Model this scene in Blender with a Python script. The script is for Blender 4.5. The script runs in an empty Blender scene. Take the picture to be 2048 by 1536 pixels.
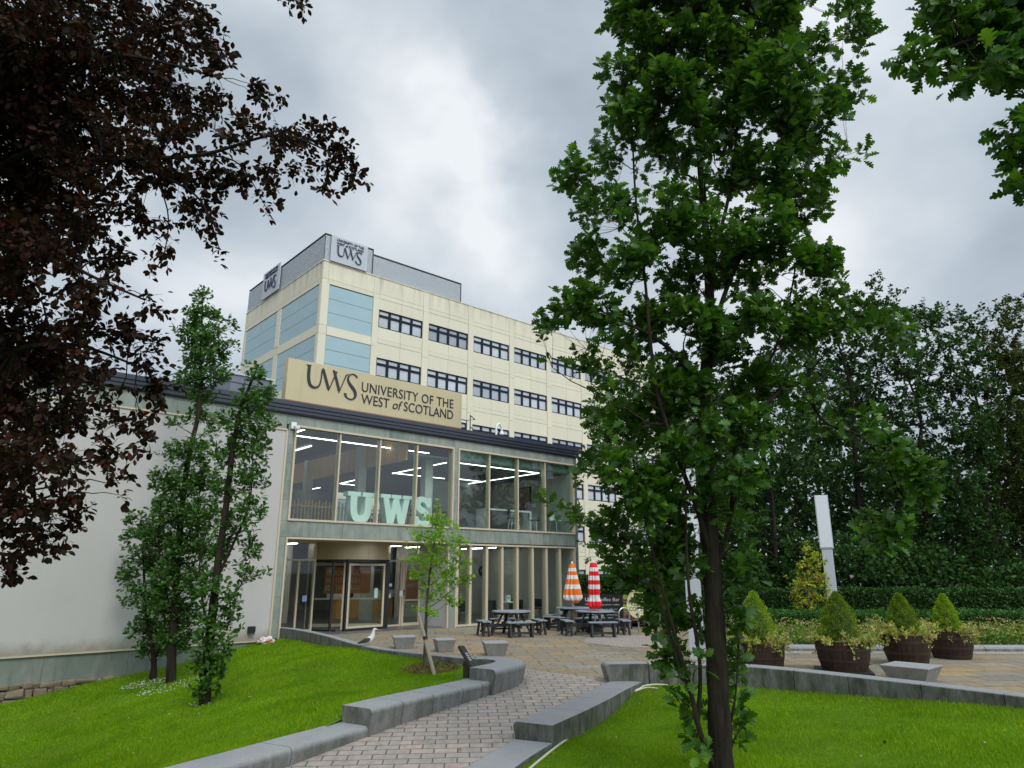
import bpy, math, random
import numpy as np
from mathutils import Vector, Matrix, geometry
sc = bpy.context.scene
R = math.radians
# ---------------- camera
PITCH = R(15.181)
FPX = 1379.45
cam = bpy.data.cameras.new('camera')
cam.sensor_width = 36.0
cam.lens = FPX / 2048 * 36.0
cam.clip_start = 0.05
cam.clip_end = 5000
camo = bpy.data.objects.new('camera', cam)
camo.location = (0, 0, 2.0)
camo.rotation_euler = (R(90) + PITCH, 0, 0)
sc.collection.objects.link(camo)
sc.camera = camo
# ---------------- world: overcast sky over a Nishita base
SUN_EL, SUN_AZ = R(48), R(150)      # azimuth clockwise from +Y: high behind the photographer, to the right
w = bpy.data.worlds.new('World')
sc.world = w
w.use_nodes = True
nt = w.node_tree
nt.nodes.clear()
class NT:
    def __init__(s, tree): s.t = tree
    def n(s, typ, **kw):
        nd = s.t.nodes.new(typ)
        for k, v in kw.items():
            if k.startswith('i_'):
                nd.inputs[k[2:].replace('_', ' ')].default_value = v
            else:
                setattr(nd, k, v)
        return nd
    def l(s, a, b): s.t.links.new(a, b)
    def math(s, op, a, b=None, clamp=False):
        nd = s.t.nodes.new('ShaderNodeMath'); nd.operation = op; nd.use_clamp = clamp
        for i, x in enumerate((a, b)):
            if x is None: continue
            if isinstance(x, (int, float)): nd.inputs[i].default_value = x
            else: s.t.links.new(x, nd.inputs[i])
        return nd.outputs[0]
    def ramp(s, fac, stops, interp='LINEAR'):
        nd = s.t.nodes.new('ShaderNodeValToRGB'); nd.color_ramp.interpolation = interp
        els = nd.color_ramp.elements
        while len(els) < len(stops): els.new(0.5)
        for e, (p, c) in zip(els, stops):
            e.position = p; e.color = (*c[:3], 1) if len(c) >= 3 else (c[0],) * 3 + (1,)
        if fac is not None: s.t.links.new(fac, nd.inputs[0])
        return nd.outputs[0]
    def mix(s, fac, a, b, typ='MIX'):
        nd = s.t.nodes.new('ShaderNodeMix'); nd.data_type = 'RGBA'; nd.blend_type = typ
        for i, x in ((0, fac), (6, a), (7, b)):
            if isinstance(x, (int, float)): nd.inputs[i].default_value = x
            elif isinstance(x, tuple): nd.inputs[i].default_value = (*x[:3], 1)
            else: s.t.links.new(x, nd.inputs[i])
        return nd.outputs[2]
W = NT(nt)
sky = W.n('ShaderNodeTexSky', sky_type='NISHITA')
sky.sun_disc = False
sky.sun_elevation = SUN_EL
sky.sun_rotation = SUN_AZ
bg1 = W.n('ShaderNodeBackground', i_Strength=0.09)
W.l(sky.outputs[0], bg1.inputs[0])
tc = W.n('ShaderNodeTexCoord')
mp = W.n('ShaderNodeMapping'); mp.inputs['Scale'].default_value = (1, 1, 1.35)
W.l(tc.outputs['Generated'], mp.inputs[0])
n1 = W.n('ShaderNodeTexNoise', i_Scale=1.9, i_Detail=5.0, i_Roughness=0.42, i_Distortion=0.35)
n2 = W.n('ShaderNodeTexNoise', i_Scale=5.0, i_Detail=4.0, i_Roughness=0.45, i_Distortion=0.3)
W.l(mp.outputs[0], n1.inputs[0]); W.l(mp.outputs[0], n2.inputs[0])
fac = W.math('ADD', W.math('MULTIPLY', n1.outputs[0], 0.66), W.math('MULTIPLY', n2.outputs[0], 0.38))
# thin bright places in the cloud sheet, by compass direction and elevation
def skydir(px, py):
    v = Vector((0, math.cos(PITCH), math.sin(PITCH))) + Vector((1, 0, 0)) * ((px - 1024) / FPX) - Vector((0, -math.sin(PITCH), math.cos(PITCH))) * ((py - 768) / FPX)
    return v.normalized()
for px, py, width, amt in ((840, 235, .10, .13), (960, 300, .06, .07), (1010, 430, .11, .10), (1660, 480, .14, .11), (720, 60, .12, .07), (1950, 560, .2, .03), (1080, 130, .2, -.06), (1950, 330, .25, -.07), (560, 420, .2, -.03), (1080, 560, .2, -.03), (1780, 120, .12, .03)):
    d = skydir(px, py)
    dp = W.n('ShaderNodeVectorMath', operation='DISTANCE')
    nrm = W.n('ShaderNodeVectorMath', operation='NORMALIZE')
    dist = W.n('ShaderNodeTexNoise', i_Scale=4.5, i_Detail=4.0)
    W.l(tc.outputs['Generated'], dist.inputs[0])
    ad = W.n('ShaderNodeVectorMath', operation='MULTIPLY_ADD')
    W.l(dist.outputs['Color'], ad.inputs[0]); ad.inputs[1].default_value = (.5,) * 3
    W.l(tc.outputs['Generated'], ad.inputs[2])
    W.l(ad.outputs[0], dp.inputs[0]); dp.inputs[1].default_value = (d.x + .25, d.y + .25, d.z + .25)
    q = W.math('POWER', W.math('DIVIDE', dp.outputs['Value'], width), 2.0)
    g = W.math('MULTIPLY', W.math('POWER', 2.718, W.math('MULTIPLY', q, -1.0)), amt)
    fac = W.math('ADD', fac, g)
cloud = W.ramp(fac, [(.30, (.28, .335, .375)), (.42, (.365, .43, .485)), (.51, (.46, .53, .595)), (.60, (.59, .65, .71)), (.73, (.84, .875, .905))])
# the cloud sheet is brighter overhead and towards the hidden sun, as overcast skies are
sep = W.n('ShaderNodeSeparateXYZ'); W.l(tc.outputs['Generated'], sep.inputs[0])
sd = W.n('ShaderNodeVectorMath', operation='DOT_PRODUCT'); W.l(tc.outputs['Generated'], sd.inputs[0])
sd.inputs[1].default_value = (math.sin(SUN_AZ) * math.cos(SUN_EL), math.cos(SUN_AZ) * math.cos(SUN_EL), math.sin(SUN_EL))
sunside = W.math('POWER', W.math('MAXIMUM', sd.outputs['Value'], 0.0), 2.0)
SKY_K = W.math('ADD', 1.0, W.math('MULTIPLY', sunside, 2.2))
bg2 = W.n('ShaderNodeBackground')
W.l(cloud, bg2.inputs[0]); W.l(SKY_K, bg2.inputs[1])
mx = W.n('ShaderNodeMixShader', i_Fac=0.93)
W.l(bg1.outputs[0], mx.inputs[1]); W.l(bg2.outputs[0], mx.inputs[2])
wo = W.n('ShaderNodeOutputWorld'); W.l(mx.outputs[0], wo.inputs[0])
# ---------------- sun behind cloud
sun = bpy.data.lights.new('sun', 'SUN')
sun.energy = 1.2
sun.angle = R(18)
sun.color = (1, .965, .91)
suno = bpy.data.objects.new('sun', sun)
suno.rotation_euler = Vector((math.sin(SUN_AZ) * math.cos(SUN_EL), math.cos(SUN_AZ) * math.cos(SUN_EL), math.sin(SUN_EL))).to_track_quat('Z', 'Y').to_euler()
suno.location = (20, -20, 40)
sc.collection.objects.link(suno)
sc.view_settings.view_transform = 'Standard'
sc.view_settings.look = 'None'
sc.view_settings.gamma = 1
sc.view_settings.exposure = 0.12
sc.cycles.use_denoising = True
sc.cycles.max_bounces = 8
sc.cycles.transparent_max_bounces = 16
sc.cycles.sample_clamp_indirect = 6

# ---------------- measuring helpers (camera pixel of the 2048 x 1536 photograph -> a place in the world)
CAM = Vector((0, 0, 2.0))
def ray(px, py):
    return Vector((0, math.cos(PITCH), math.sin(PITCH))) + Vector((1, 0, 0)) * ((px - 1024) / FPX) - Vector((0, -math.sin(PITCH), math.cos(PITCH))) * ((py - 768) / FPX)
def G(px, py, z=0.0):
    r = ray(px, py); return CAM + r * ((z - 2.0) / r.z)
def at(px, py, Y):
    r = ray(px, py); return CAM + r * (Y / r.y)
def pl(px, py, p0, n):
    r = ray(px, py); return CAM + r * ((p0 - CAM).dot(n) / r.dot(n))
AZ = R(48.459)
U = Vector((math.sin(AZ), math.cos(AZ), 0)); V = Vector((-math.cos(AZ), math.sin(AZ), 0))
ROT = math.atan2(U.y, U.x)
P0 = G(913, 1254.8)                   # ground point on the entrance facade; local x runs along it, local y goes in
def A(s, v, z=0.0): return P0 + U * s + V * v + Vector((0, 0, z))
def Aloc(px, py, v):                  # pixel -> local (s, v, z) on a plane parallel to the facade
    p = pl(px, py, P0 + V * v, V); return ((p - P0).dot(U), v, p.z)
rnd = random.Random(7)
rng = np.random.default_rng(11)

# ---------------- object helpers
def link(o): sc.collection.objects.link(o); return o
def empty(name, loc=(0, 0, 0), rz=0.0, label=None, cat=None, group=None):
    o = bpy.data.objects.new(name, None); o.empty_display_size = .3
    o.location = loc; o.rotation_euler = (0, 0, rz); link(o)
    if label: tag(o, label, cat, group)
    return o
def tag(o, label=None, cat=None, group=None, kind=None):
    if label: o['label'] = label
    if cat: o['category'] = cat
    if group: o['group'] = group
    if kind: o['kind'] = kind
    return o
def copy_tree(o, parent=None):
    c = o.copy(); sc.collection.objects.link(c); c.parent = parent
    for ch in [x for x in ALL if x.parent == o]: ALL.append(copy_tree(ch, c))
    return c
ALL = []
class MB:
    def __init__(s): s.v = []; s.f = []; s.m = []; s.mi = 0
    def add(s, vs, fs):
        o = len(s.v); s.v += [tuple(p) for p in vs]; s.f += [tuple(i + o for i in f) for f in fs]; s.m += [s.mi] * len(fs)
    def box(s, x0, x1, y0, y1, z0, z1, M=None):
        vs = [Vector((x, y, z)) for z in (z0, z1) for x, y in ((x0, y0), (x1, y0), (x1, y1), (x0, y1))]
        if M: vs = [M @ p for p in vs]
        s.add(vs, [(0, 3, 2, 1), (4, 5, 6, 7), (0, 1, 5, 4), (1, 2, 6, 5), (2, 3, 7, 6), (3, 0, 4, 7)])
    def bar(s, a, b, wd, th, roll=None):
        a, b = Vector(a), Vector(b); d = (b - a); L = d.length; d.normalize()
        up = Vector((0, 0, 1)) if abs(d.z) < .95 else Vector((0, 1, 0))
        x = d.cross(up).normalized(); y = x.cross(d)
        vs = [p + x * sx * wd / 2 + y * sy * th / 2 for p in (a, b) for sx, sy in ((-1, -1), (1, -1), (1, 1), (-1, 1))]
        s.add(vs, [(0, 1, 2, 3), (7, 6, 5, 4), (0, 4, 5, 1), (1, 5, 6, 2), (2, 6, 7, 3), (3, 7, 4, 0)])
    def tube(s, pts, rad, n=8, cap=True):
        pts = [Vector(p) for p in pts]
        if not hasattr(rad, '__len__'): rad = [rad] * len(pts)
        rings = []; ref = None
        for i, p in enumerate(pts):
            d = (pts[min(i + 1, len(pts) - 1)] - pts[max(i - 1, 0)])
            if d.length < 1e-9: d = Vector((0, 0, 1))
            d.normalize()
            if ref is None: ref = Vector((1, 0, 0)) if abs(d.x) < .8 else Vector((0, 1, 0))
            x = (ref - d * ref.dot(d)).normalized(); y = d.cross(x); ref = x
            rings.append([p + (x * math.cos(t) + y * math.sin(t)) * rad[i] for t in (2 * math.pi * k / n for k in range(n))])
        vs = [q for r_ in rings for q in r_]; fs = []
        for i in range(len(pts) - 1):
            for k in range(n):
                fs.append((i * n + k, i * n + (k + 1) % n, (i + 1) * n + (k + 1) % n, (i + 1) * n + k))
        if cap: fs += [tuple(range(n))[::-1], tuple((len(pts) - 1) * n + k for k in range(n))]
        s.add(vs, fs)
    def lathe(s, prof, n=24, c=(0, 0, 0), cap=True):
        vs = [(c[0] + r_ * math.cos(2 * math.pi * k / n), c[1] + r_ * math.sin(2 * math.pi * k / n), c[2] + z) for r_, z in prof for k in range(n)]
        fs = [(i * n + k, i * n + (k + 1) % n, (i + 1) * n + (k + 1) % n, (i + 1) * n + k) for i in range(len(prof) - 1) for k in range(n)]
        if cap: fs += [tuple(range(n))[::-1], tuple((len(prof) - 1) * n + k for k in range(n))]
        s.add(vs, fs)
    def prism(s, poly, z0, z1, M=None):
        n = len(poly)
        vs = [Vector((x, y, z)) for z in (z0, z1) for x, y in poly]
        if M: vs = [M @ p for p in vs]
        s.add(vs, [tuple(range(n))[::-1], tuple(range(n, 2 * n))] + [(i, (i + 1) % n, n + (i + 1) % n, n + i) for i in range(n)])
    def sweep(s, path, prof, closed_prof=True, caps=True):
        # path: xyz points; prof: (across, up), across positive = left-hand side of the path
        path = [Vector(p) for p in path]; n = len(prof); vs = []
        for i, p in enumerate(path):
            d1 = (path[i] - path[i - 1]) if i else (path[1] - path[0])
            d2 = (path[i + 1] - path[i]) if i < len(path) - 1 else d1
            d1 = Vector((d1.x, d1.y, 0)).normalized(); d2 = Vector((d2.x, d2.y, 0)).normalized()
            d = (d1 + d2).normalized(); nrm = Vector((-d.y, d.x, 0)); k = 1 / max(.5, d.dot(d1))
            vs += [p + nrm * (a * k) + Vector((0, 0, b)) for a, b in prof]
        fs = [(i * n + k, i * n + (k + 1) % n, (i + 1) * n + (k + 1) % n, (i + 1) * n + k) for i in range(len(path) - 1) for k in range(n)]
        if caps: fs += [tuple(range(n))[::-1], tuple((len(path) - 1) * n + k for k in range(n))]
        s.add(vs, fs)
    def build(s, name, mat, parent=None, smooth=False, loc=None):
        me = bpy.data.meshes.new(name); me.from_pydata(s.v, [], s.f)
        mats = mat if isinstance(mat, (list, tuple)) else [mat]
        for m in mats: me.materials.append(m)
        if len(mats) > 1: me.polygons.foreach_set('material_index', s.m)
        me.update()
        import bmesh
        bm = bmesh.new(); bm.from_mesh(me); bmesh.ops.recalc_face_normals(bm, faces=bm.faces); bm.to_mesh(me); bm.free()
        if smooth:
            me.polygons.foreach_set('use_smooth', [True] * len(me.polygons))
            try: me.set_sharp_from_angle(angle=R(38))
            except Exception: pass
        o = bpy.data.objects.new(name, me); link(o); o.parent = parent; ALL.append(o)
        if loc: o.location = loc
        return o
def bevel(o, wd=.01, seg=2):
    m = o.modifiers.new('bevel', 'BEVEL'); m.width = wd; m.segments = seg; m.limit_method = 'ANGLE'; return o
def fastmesh(name, verts, polys, mat, parent=None, k=None):
    # verts (N,3); polys: (M, k) int array
    me = bpy.data.meshes.new(name)
    polys = np.asarray(polys, dtype=np.int32); M_, k = polys.shape
    me.vertices.add(len(verts)); me.vertices.foreach_set('co', np.asarray(verts, dtype=np.float32).ravel())
    me.loops.add(M_ * k); me.loops.foreach_set('vertex_index', polys.ravel())
    me.polygons.add(M_); me.polygons.foreach_set('loop_start', np.arange(0, M_ * k, k, dtype=np.int32))
    try: me.polygons.foreach_set('loop_total', np.full(M_, k, dtype=np.int32))
    except Exception: pass
    me.materials.append(mat); me.update(calc_edges=True)
    o = bpy.data.objects.new(name, me); link(o); o.parent = parent; ALL.append(o)
    return o

# ---------------- materials
def newmat(name):
    m = bpy.data.materials.new(name); m.use_nodes = True; m.node_tree.nodes.clear()
    t = NT(m.node_tree); out = t.n('ShaderNodeOutputMaterial'); return m, t, out
def bsdf(t, out, col, rough=.6, metal=0.0, spec=.5):
    b = t.n('ShaderNodeBsdfPrincipled')
    if isinstance(col, tuple): b.inputs['Base Color'].default_value = (*col[:3], 1)
    else: t.l(col, b.inputs['Base Color'])
    if isinstance(rough, (int, float)): b.inputs['Roughness'].default_value = rough
    else: t.l(rough, b.inputs['Roughness'])
    b.inputs['Metallic'].default_value = metal
    b.inputs['Specular IOR Level'].default_value = spec
    t.l(b.outputs[0], out.inputs[0]); return b
def bump(t, b, h, strength=.4, dist=.01):
    bp = t.n('ShaderNodeBump', i_Strength=strength, i_Distance=dist); t.l(h, bp.inputs['Height']); t.l(bp.outputs[0], b.inputs['Normal'])
def obj_noise(t, scale, detail=4.0, rough=.55, stretch=None, coord='Object'):
    tc_ = t.n('ShaderNodeTexCoord'); src = tc_.outputs[coord]
    if stretch:
        m = t.n('ShaderNodeMapping'); m.inputs['Scale'].default_value = stretch; t.l(src, m.inputs[0]); src = m.outputs[0]
    nz = t.n('ShaderNodeTexNoise', i_Scale=scale, i_Detail=detail, i_Roughness=rough); t.l(src, nz.inputs[0]); return nz.outputs[0]
def plain(name, col, rough=.6, metal=0.0, var=.12, scale=3.0, spec=.5, bmp=0.0, stretch=None):
    m, t, out = newmat(name)
    nz = obj_noise(t, scale, stretch=stretch)
    c = t.mix(nz, tuple(x * (1 - var) for x in col), tuple(min(1, x * (1 + var)) for x in col))
    b = bsdf(t, out, c, rough, metal, spec)
    if bmp: bump(t, b, obj_noise(t, scale * 12), bmp, .005)
    return m
def leafmat(name, cols, trans=.3, rough=.45, spec=.5):
    m, t, out = newmat(name)
    g = t.n('ShaderNodeNewGeometry')
    c = t.ramp(g.outputs['Random Per Island'], [(i / max(1, len(cols) - 1), cc) for i, cc in enumerate(cols)])
    nz = t.ramp(obj_noise(t, 1.1 if 'grass' in name else 1.3, 5, .6), [(.35, (0,)), (.65, (1,))])
    c = t.mix(t.math('MULTIPLY', nz, .6), c, t.mix(1.0, c, (.55, .6, .5), 'MULTIPLY'))
    if 'grass' in name:
        dry = t.ramp(obj_noise(t, .42, 6, .62), [(.48, (0,)), (.68, (.55,))]); c = t.mix(dry, c, (.20, .27, .035))
        c = t.mix(t.ramp(obj_noise(t, .9, 3, .5), [(.55, (0,)), (.62, (.35,))]), c, (.07, .20, .008))
    b = bsdf(t, out, c, rough, 0, spec)
    tr = t.n('ShaderNodeBsdfTranslucent'); t.l(t.mix(1.0, c, (1.3, 1.25, .7), 'MULTIPLY'), tr.inputs[0])
    ms = t.n('ShaderNodeMixShader', i_Fac=trans)
    t.l(b.outputs[0], ms.inputs[1]); t.l(tr.outputs[0], ms.inputs[2]); t.l(ms.outputs[0], out.inputs[0])
    return m
def glassmat(name, tint=(.82, .9, .87), k=1.0, base=.04):
    m, t, out = newmat(name)
    tr = t.n('ShaderNodeBsdfTransparent'); tr.inputs[0].default_value = (*tint, 1)
    gl = t.n('ShaderNodeBsdfGlossy', i_Roughness=.01); gl.inputs[0].default_value = (.9, .95, 1, 1)
    fr = t.n('ShaderNodeFresnel', i_IOR=1.5)
    ge = t.n('ShaderNodeNewGeometry'); f = t.math('MULTIPLY', t.math('ADD', t.math('MULTIPLY', fr.outputs[0], k), base, True), t.math('SUBTRACT', 1.0, ge.outputs['Backfacing']))
    ms = t.n('ShaderNodeMixShader'); t.l(f, ms.inputs[0]); t.l(tr.outputs[0], ms.inputs[1]); t.l(gl.outputs[0], ms.inputs[2]); t.l(ms.outputs[0], out.inputs[0])
    return m
def emis(name, col, s):
    m, t, out = newmat(name); e = t.n('ShaderNodeEmission', i_Strength=s); e.inputs[0].default_value = (*col, 1); t.l(e.outputs[0], out.inputs[0]); return m

def render_mat():                      # painted render with rain streaks and grime at the foot
    m, t, out = newmat('white_render')
    nz = obj_noise(t, .5, 6, .6); st = obj_noise(t, 2.0, 4, .6, (1.5, 1.5, .12))
    c = t.mix(nz, (.47, .445, .43), (.53, .505, .485))
    c = t.mix(t.math('MULTIPLY', t.ramp(st, [(.45, (0,)), (.8, (1,))]), .12), c, (.42, .40, .37))
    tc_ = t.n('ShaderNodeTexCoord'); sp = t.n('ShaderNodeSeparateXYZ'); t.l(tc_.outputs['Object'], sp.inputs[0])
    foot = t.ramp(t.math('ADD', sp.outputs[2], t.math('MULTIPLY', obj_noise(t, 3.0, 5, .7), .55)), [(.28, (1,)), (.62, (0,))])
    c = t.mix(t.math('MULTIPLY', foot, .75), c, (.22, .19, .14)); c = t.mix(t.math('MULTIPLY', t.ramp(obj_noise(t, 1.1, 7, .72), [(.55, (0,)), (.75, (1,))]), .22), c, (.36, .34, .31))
    b = bsdf(t, out, c, .85, 0, .2); bump(t, b, obj_noise(t, 60), .15, .002); return m
def slate_mat(name='green_slate', dark=1.0):
    m, t, out = newmat(name)
    g = t.n('ShaderNodeNewGeometry')
    nz = obj_noise(t, 1.6, 8, .65, (1, 1, .6)); st = obj_noise(t, 4.0, 5, .6, (1, 1, .15))
    c = t.ramp(g.outputs['Random Per Island'], [(0, (.165, .20, .17)), (.35, (.24, .275, .235)), (.7, (.19, .225, .20)), (1, (.28, .31, .265))])
    c = t.mix(t.ramp(nz, [(.45, (0,)), (.7, (.8,))]), c, (.36, .385, .33))
    c = t.mix(t.ramp(st, [(.5, (0,)), (.75, (.6,))]), c, (.085, .10, .10))
    c = t.mix(1.0, c, (dark,) * 3, 'MULTIPLY')
    b = bsdf(t, out, c, .45, 0, .45); bump(t, b, nz, .3, .01); return m
def granite_mat(name='granite', k=1.0, moss_shade=.0):
    m, t, out = newmat(name)
    nz = obj_noise(t, 3.0, 5, .6); gr = obj_noise(t, 180.0, 2, .7); sp_ = obj_noise(t, 45, 3, .7)
    c = t.mix(nz, (.34 * k, .345 * k, .35 * k), (.50 * k, .50 * k, .495 * k))
    c = t.mix(t.ramp(gr, [(.35, (1,)), (.5, (0,))]), c, (.10, .10, .105))
    c = t.mix(t.ramp(sp_, [(.55, (0,)), (.7, (.35,))]), c, (.55, .55, .54))
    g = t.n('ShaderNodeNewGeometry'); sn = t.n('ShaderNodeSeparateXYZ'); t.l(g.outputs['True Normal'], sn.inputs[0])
    if moss_shade:  # shade of the upright faces painted into the colour, mixed with moss
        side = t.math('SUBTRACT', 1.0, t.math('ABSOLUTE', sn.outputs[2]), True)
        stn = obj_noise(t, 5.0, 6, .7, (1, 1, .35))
        f = t.math('MULTIPLY', t.math('MULTIPLY', t.ramp(stn, [(.30, (.25,)), (.60, (1,))]), side), moss_shade)
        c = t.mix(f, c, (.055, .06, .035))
    b = bsdf(t, out, c, .6, 0, .4); bump(t, b, t.math('ADD', t.math('MULTIPLY', gr, .3), t.math('MULTIPLY', obj_noise(t, 16, 6, .75), 1.0)), .45, .012); return m
def paving_mat(name, bw, bh, cols, rot=0.0, mortar=(.10, .085, .07), ms=.012, off=.5, patch=None, patchk=.5, dirt=.5, rough=.75, bstr=.6, wave=0.0):
    m, t, out = newmat(name)
    g = t.n('ShaderNodeNewGeometry')
    mp_ = t.n('ShaderNodeMapping'); mp_.inputs['Rotation'].default_value = (0, 0, rot); t.l(g.outputs['Position'], mp_.inputs[0])
    src = mp_.outputs[0]
    if wave:
        nzv = t.n('ShaderNodeTexNoise', i_Scale=.8, i_Detail=2.0); t.l(src, nzv.inputs[0])
        va = t.n('ShaderNodeVectorMath', operation='MULTIPLY_ADD'); t.l(nzv.outputs['Color'], va.inputs[0]); va.inputs[1].default_value = (wave, wave, 0); t.l(src, va.inputs[2]); src = va.outputs[0]
    br = t.n('ShaderNodeTexBrick'); br.offset = off
    for k_, v_ in (('Scale', 1.0), ('Mortar Size', ms), ('Mortar Smooth', .1), ('Bias', 0.0), ('Brick Width', bw), ('Row Height', bh)): br.inputs[k_].default_value = v_
    br.inputs['Color1'].default_value = (0, 0, 0, 1); br.inputs['Color2'].default_value = (1, 1, 1, 1); br.inputs['Mortar'].default_value = (0, 0, 0, 1)
    t.l(src, br.inputs[0])
    c = t.ramp(br.outputs['Color'], [(i / (len(cols) - 1), cc) for i, cc in enumerate(cols)])
    nz = obj_noise(t, .9, 6, .6, coord='Object'); n2_ = obj_noise(t, 9.0, 6, .65, (1, .5, 1))
    if patch: c = t.mix(t.math('MULTIPLY', t.ramp(nz, [(.45, (0,)), (.62, (1,))]), patchk), c, patch)
    c = t.mix(t.math('MULTIPLY', t.ramp(n2_, [(.35, (1,)), (.62, (0,))]), dirt), c, t.mix(1.0, c, (.45, .43, .40), 'MULTIPLY'))
    c = t.mix(br.outputs['Fac'], c, mortar)
    b = bsdf(t, out, c, rough, 0, .3)
    h = t.math('ADD', t.math('MULTIPLY', br.outputs['Fac'], -1.0), t.math('MULTIPLY', n2_, .5))
    bump(t, b, h, bstr, .006); return m
def grass_mat():
    m, t, out = newmat('lawn_soil_and_thatch')
    nz = obj_noise(t, .5, 5, .6); n2_ = obj_noise(t, 14, 6, .7); n3 = obj_noise(t, 70, 3, .7)
    c = t.mix(nz, (.08, .19, .010), (.14, .27, .014))
    c = t.mix(t.ramp(n2_, [(.4, (0,)), (.7, (.7,))]), c, (.05, .13, .008))
    c = t.mix(t.ramp(n3, [(.45, (0,)), (.7, (.5,))]), c, (.11, .20, .02))
    b = bsdf(t, out, c, .9, 0, .1); bump(t, b, n3, .8, .03); return m
M = {}
M['render'] = render_mat(); M['slate'] = slate_mat(); M['slate_dark'] = slate_mat('dark_slate', .55)
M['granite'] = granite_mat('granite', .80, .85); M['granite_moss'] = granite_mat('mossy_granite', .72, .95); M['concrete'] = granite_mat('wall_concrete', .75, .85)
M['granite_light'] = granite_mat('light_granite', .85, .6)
M['beige'] = plain('beige_powder_coat', (.56, .47, .34), .4, 0, .05)
M['gold'] = plain('champagne_metal', (.50, .415, .27), .35, .35, .08, 2.0, stretch=(1, 1, .3))
M['cornice'] = plain('dark_blue_grey_metal', (.045, .052, .072), .38, .3, .1)
M['navy'] = plain('navy_frame', (.006, .010, .024), .6, spec=.25)
M['black'] = plain('black_plastic', (.012, .012, .013), .45)
M['darkgrey'] = plain('dark_grey', (.05, .05, .055), .6)
M['steel'] = plain('stainless_steel', (.6, .6, .6), .28, .9, .05)
M['white'] = plain('white_paint', (.75, .75, .74), .5)
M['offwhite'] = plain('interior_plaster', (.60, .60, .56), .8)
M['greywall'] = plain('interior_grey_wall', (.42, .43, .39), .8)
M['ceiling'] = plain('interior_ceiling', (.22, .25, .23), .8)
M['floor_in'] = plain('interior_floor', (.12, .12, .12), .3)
M['mint'] = plain('mint_paint', (.74, .85, .79), .5, 0, .03)
M['letter'] = plain('dark_lettering', (.016, .017, .026), .55)
M['orange'] = plain('orange_print', (.85, .24, .04), .5)
M['navyprint'] = plain('navy_print', (.02, .025, .07), .5)
M['cyanprint'] = plain('cyan_print', (.05, .38, .48), .5)
M['woodslat'] = plain('timber_slat', (.75, .42, .16), .5, 0, .25, 6, stretch=(1, 1, .1))
M['blind'] = plain('window_blind', (.55, .57, .58), .7)
M['strip'] = emis('led_strip_light', (.95, 1, .93), 6.0)
M['glass'] = glassmat('clear_glass', (.87, .93, .90), 1.1, .015)
M['glass_clear'] = glassmat('lobby_glass', (.88, .93, .91), 1.0, .0)
M['cream'] = None
def cream_mat():
    m, t, out = newmat('cream_render_panel')
    g = t.n('ShaderNodeNewGeometry')
    nz = obj_noise(t, .35, 6, .6); st = obj_noise(t, 1.2, 6, .7, (1.6, 1.6, .16))
    c = t.mix(g.outputs['Random Per Island'], (.70, .65, .50), (.75, .70, .54))
    c = t.mix(t.math('MULTIPLY', nz, .35), c, (.58, .54, .44))
    tc_ = t.n('ShaderNodeTexCoord'); sp = t.n('ShaderNodeSeparateXYZ'); t.l(tc_.outputs['Object'], sp.inputs[0])
    top = t.ramp(sp.outputs[2], [(.0, (.10,)), (1.0, (1,))])
    mr = t.n('ShaderNodeMapRange'); t.l(sp.outputs[2], mr.inputs[0]); mr.inputs[1].default_value = 20.4; mr.inputs[2].default_value = 21.9; mr.inputs[3].default_value = .10; mr.inputs[4].default_value = .7
    f = t.math('MULTIPLY', t.ramp(st, [(.47, (0,)), (.70, (1,))]), mr.outputs[0])
    c = t.mix(f, c, (.33, .31, .21))
    b = bsdf(t, out, c, .85, 0, .2); return m
M['cream'] = cream_mat()
M['creamdark'] = plain('panel_joint', (.38, .33, .23), .9)
M['bluepanel'] = plain('pale_blue_glass_panel', (.30, .43, .46), .16, 0, .10, .6, .7)
M['pane'] = plain('reflective_window_pane', (.34, .38, .42), .08, 0, .25, .5, .9)
M['louvre'] = plain('grey_louvre', (.50, .53, .56), .5, .2, .06)
M['signgrey'] = plain('light_grey_sign', (.46, .49, .52), .5, 0, .05)
def sign_mat():
    m, t, out = newmat('gold_sign_board')
    nz = obj_noise(t, .7, 4, .5, (1, 1, 1)); st = obj_noise(t, 3.0, 5, .6, (1, 1, .12))
    c = t.mix(nz, (.47, .395, .235), (.56, .475, .285))
    c = t.mix(t.ramp(st, [(.55, (0,)), (.8, (.35,))]), c, (.36, .29, .17))
    bsdf(t, out, c, .38, .25, .5); return m
M['signgold'] = sign_mat()
M['bark'] = None
def bark_mat(name, a, b_, moss_shade=(.05, .06, .02), sc_=9.0):
    m, t, out = newmat(name)
    nz = obj_noise(t, sc_, 7, .7, (1.6, 1.6, .22)); n2_ = obj_noise(t, 2.2, 4, .6)
    c = t.mix(t.ramp(nz, [(.3, (0,)), (.7, (1,))]), a, b_)
    c = t.mix(t.ramp(n2_, [(.5, (0,)), (.7, (.5,))]), c, moss_shade)
    bb = bsdf(t, out, c, .9, 0, .15); bump(t, bb, nz, 1.0, .03); return m
M['bark'] = bark_mat('oak_bark', (.010, .008, .006), (.048, .036, .026))
M['bark_dark'] = bark_mat('beech_bark', (.008, .007, .006), (.03, .025, .022))
M['bark_light'] = bark_mat('sapling_bark', (.06, .05, .035), (.15, .12, .09))
M['stake'] = plain('weathered_timber_stake', (.36, .31, .24), .85, 0, .2, 8, stretch=(1, 1, .2))
M['lamp_grey'] = plain('pale_grey_lamp_paint', (.50, .53, .57), .4, .1, .04)
M['frost'] = plain('frosted_lamp_panel', (.70, .73, .76), .3, 0, .02)
M['soil'] = plain('soil', (.06, .045, .03), .95, 0, .4, 8, bmp=.8)
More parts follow.
